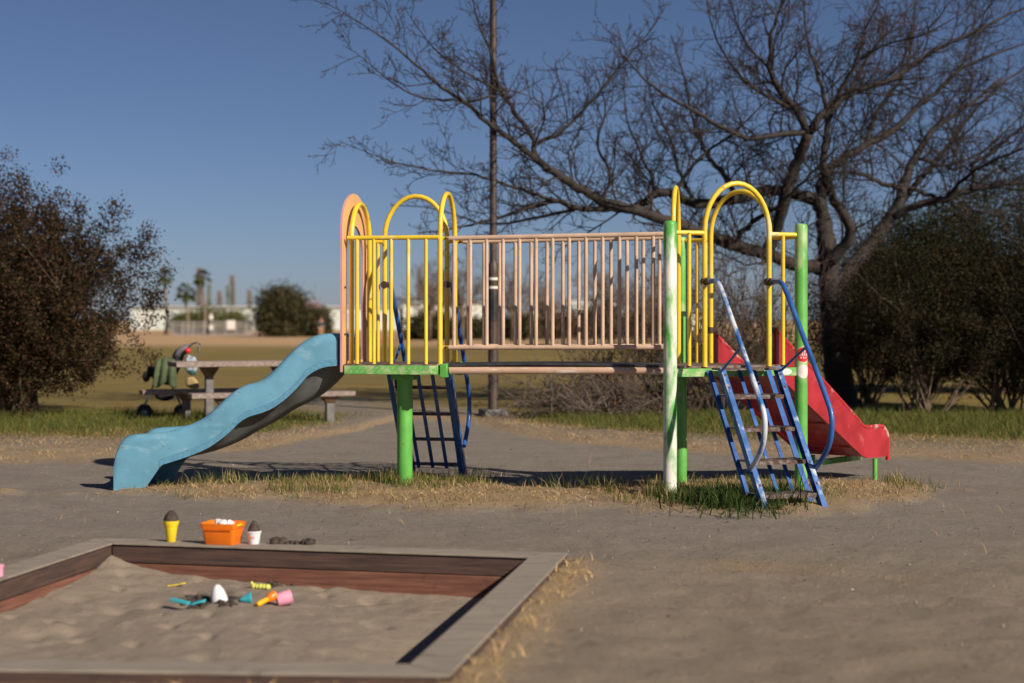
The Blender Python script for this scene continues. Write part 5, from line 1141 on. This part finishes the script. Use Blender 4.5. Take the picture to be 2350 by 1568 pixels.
MB_ = MB().tube([at(485, 772, 149.7), at(485, 715, 149.7)], .05, 8); tag(MB_.build('sign_pole', FEN), 'thin pale pole carrying two small plates by the fence', 'pole')
# person far off by the round bush
pb = at(737, 778, 128); pb.z = 0; H_ = 1.68
person = thing('person', pb, 'distant person in dark top and tan trousers near the round bush', 'person')
def skin(name, joints, edges, mat, parent):
    me = bpy.data.meshes.new(name); me.from_pydata([tuple(pb + Vector(j[:3]) - root_of(parent).location) for j in joints], edges, []); me.materials.append(mat); o = link(name, me, parent)
    sk = o.modifiers.new('skin', 'SKIN'); sk.use_smooth_shade = True
    for v_, j in zip(me.skin_vertices[0].data, joints): v_.radius = (j[3], j[4] if len(j) > 4 else j[3])
    me.skin_vertices[0].data[0].use_root = True; o.modifiers.new('sub', 'SUBSURF').levels = 2; return o
SKIN = paint('skin', (.50, .30, .22), .5, .05, 10); DRK = paint('dark_jacket', (.05, .06, .08), .8, .2, 10); TANT = paint('tan_trousers', (.45, .26, .16), .8, .1, 10); HAIR = paint('dark_hair', (.03, .02, .018), .6, .2, 20); RSC = paint('red_scarf', (.55, .10, .09), .7, .1, 10)
skin('body', [(0, 0, .92, .13, .11), (0, 0, 1.15, .13, .1), (0, 0, 1.34, .15, .1), (0, 0, 1.45, .055), (0, -.01, 1.54, .08, .09), (0, -.02, 1.62, .075, .09), (-.09, 0, .86, .085), (-.10, -.02, .48, .06), (-.10, 0, .08, .045), (-.11, -.13, .04, .035), (.09, 0, .86, .085), (.11, .02, .48, .06), (.12, .05, .08, .045), (.13, -.08, .04, .035), (-.19, 0, 1.37, .055), (-.24, .02, 1.10, .043), (-.22, -.1, .88, .034), (-.21, -.14, .78, .03), (.19, 0, 1.37, .055), (.25, .02, 1.10, .043), (.22, -.12, .92, .034), (.20, -.17, .83, .03)],
     [(0, 1), (1, 2), (2, 3), (3, 4), (4, 5), (0, 6), (6, 7), (7, 8), (8, 9), (0, 10), (10, 11), (11, 12), (12, 13), (2, 14), (14, 15), (15, 16), (16, 17), (2, 18), (18, 19), (19, 20), (20, 21)], SKIN, person)
skin('jacket', [(0, 0, .86, .17, .14), (0, 0, 1.15, .155, .125), (0, 0, 1.37, .165, .12), (-.19, 0, 1.38, .075), (-.24, .02, 1.10, .062), (-.22, -.1, .90, .05), (.19, 0, 1.38, .075), (.25, .02, 1.10, .062), (.22, -.12, .94, .05)], [(0, 1), (1, 2), (2, 3), (3, 4), (4, 5), (2, 6), (6, 7), (7, 8)], DRK, person)
skin('trousers', [(0, 0, .90, .15, .125), (-.09, 0, .82, .11), (-.10, -.02, .48, .085), (-.10, 0, .12, .07), (.09, 0, .82, .11), (.11, .02, .48, .085), (.12, .05, .12, .07)], [(0, 1), (1, 2), (2, 3), (0, 4), (4, 5), (5, 6)], TANT, person)
mb = MB(); blob(mb, pb + Vector((0, .02, 1.64)), (.105, .115, .11), 4, 14, .03, -.04); mb.build('hair', HAIR, person, 'all')
mb = MB(); blob(mb, pb + Vector((.02, -.02, 1.43)), (.13, .12, .06), 5, 12, .05); mb.build('scarf', RSC, person, 'all')

if False: print('TRIS', sum(sum(len(p.vertices) - 2 for p in o.data.polygons) for o in bpy.data.objects if o.type == 'MESH'))
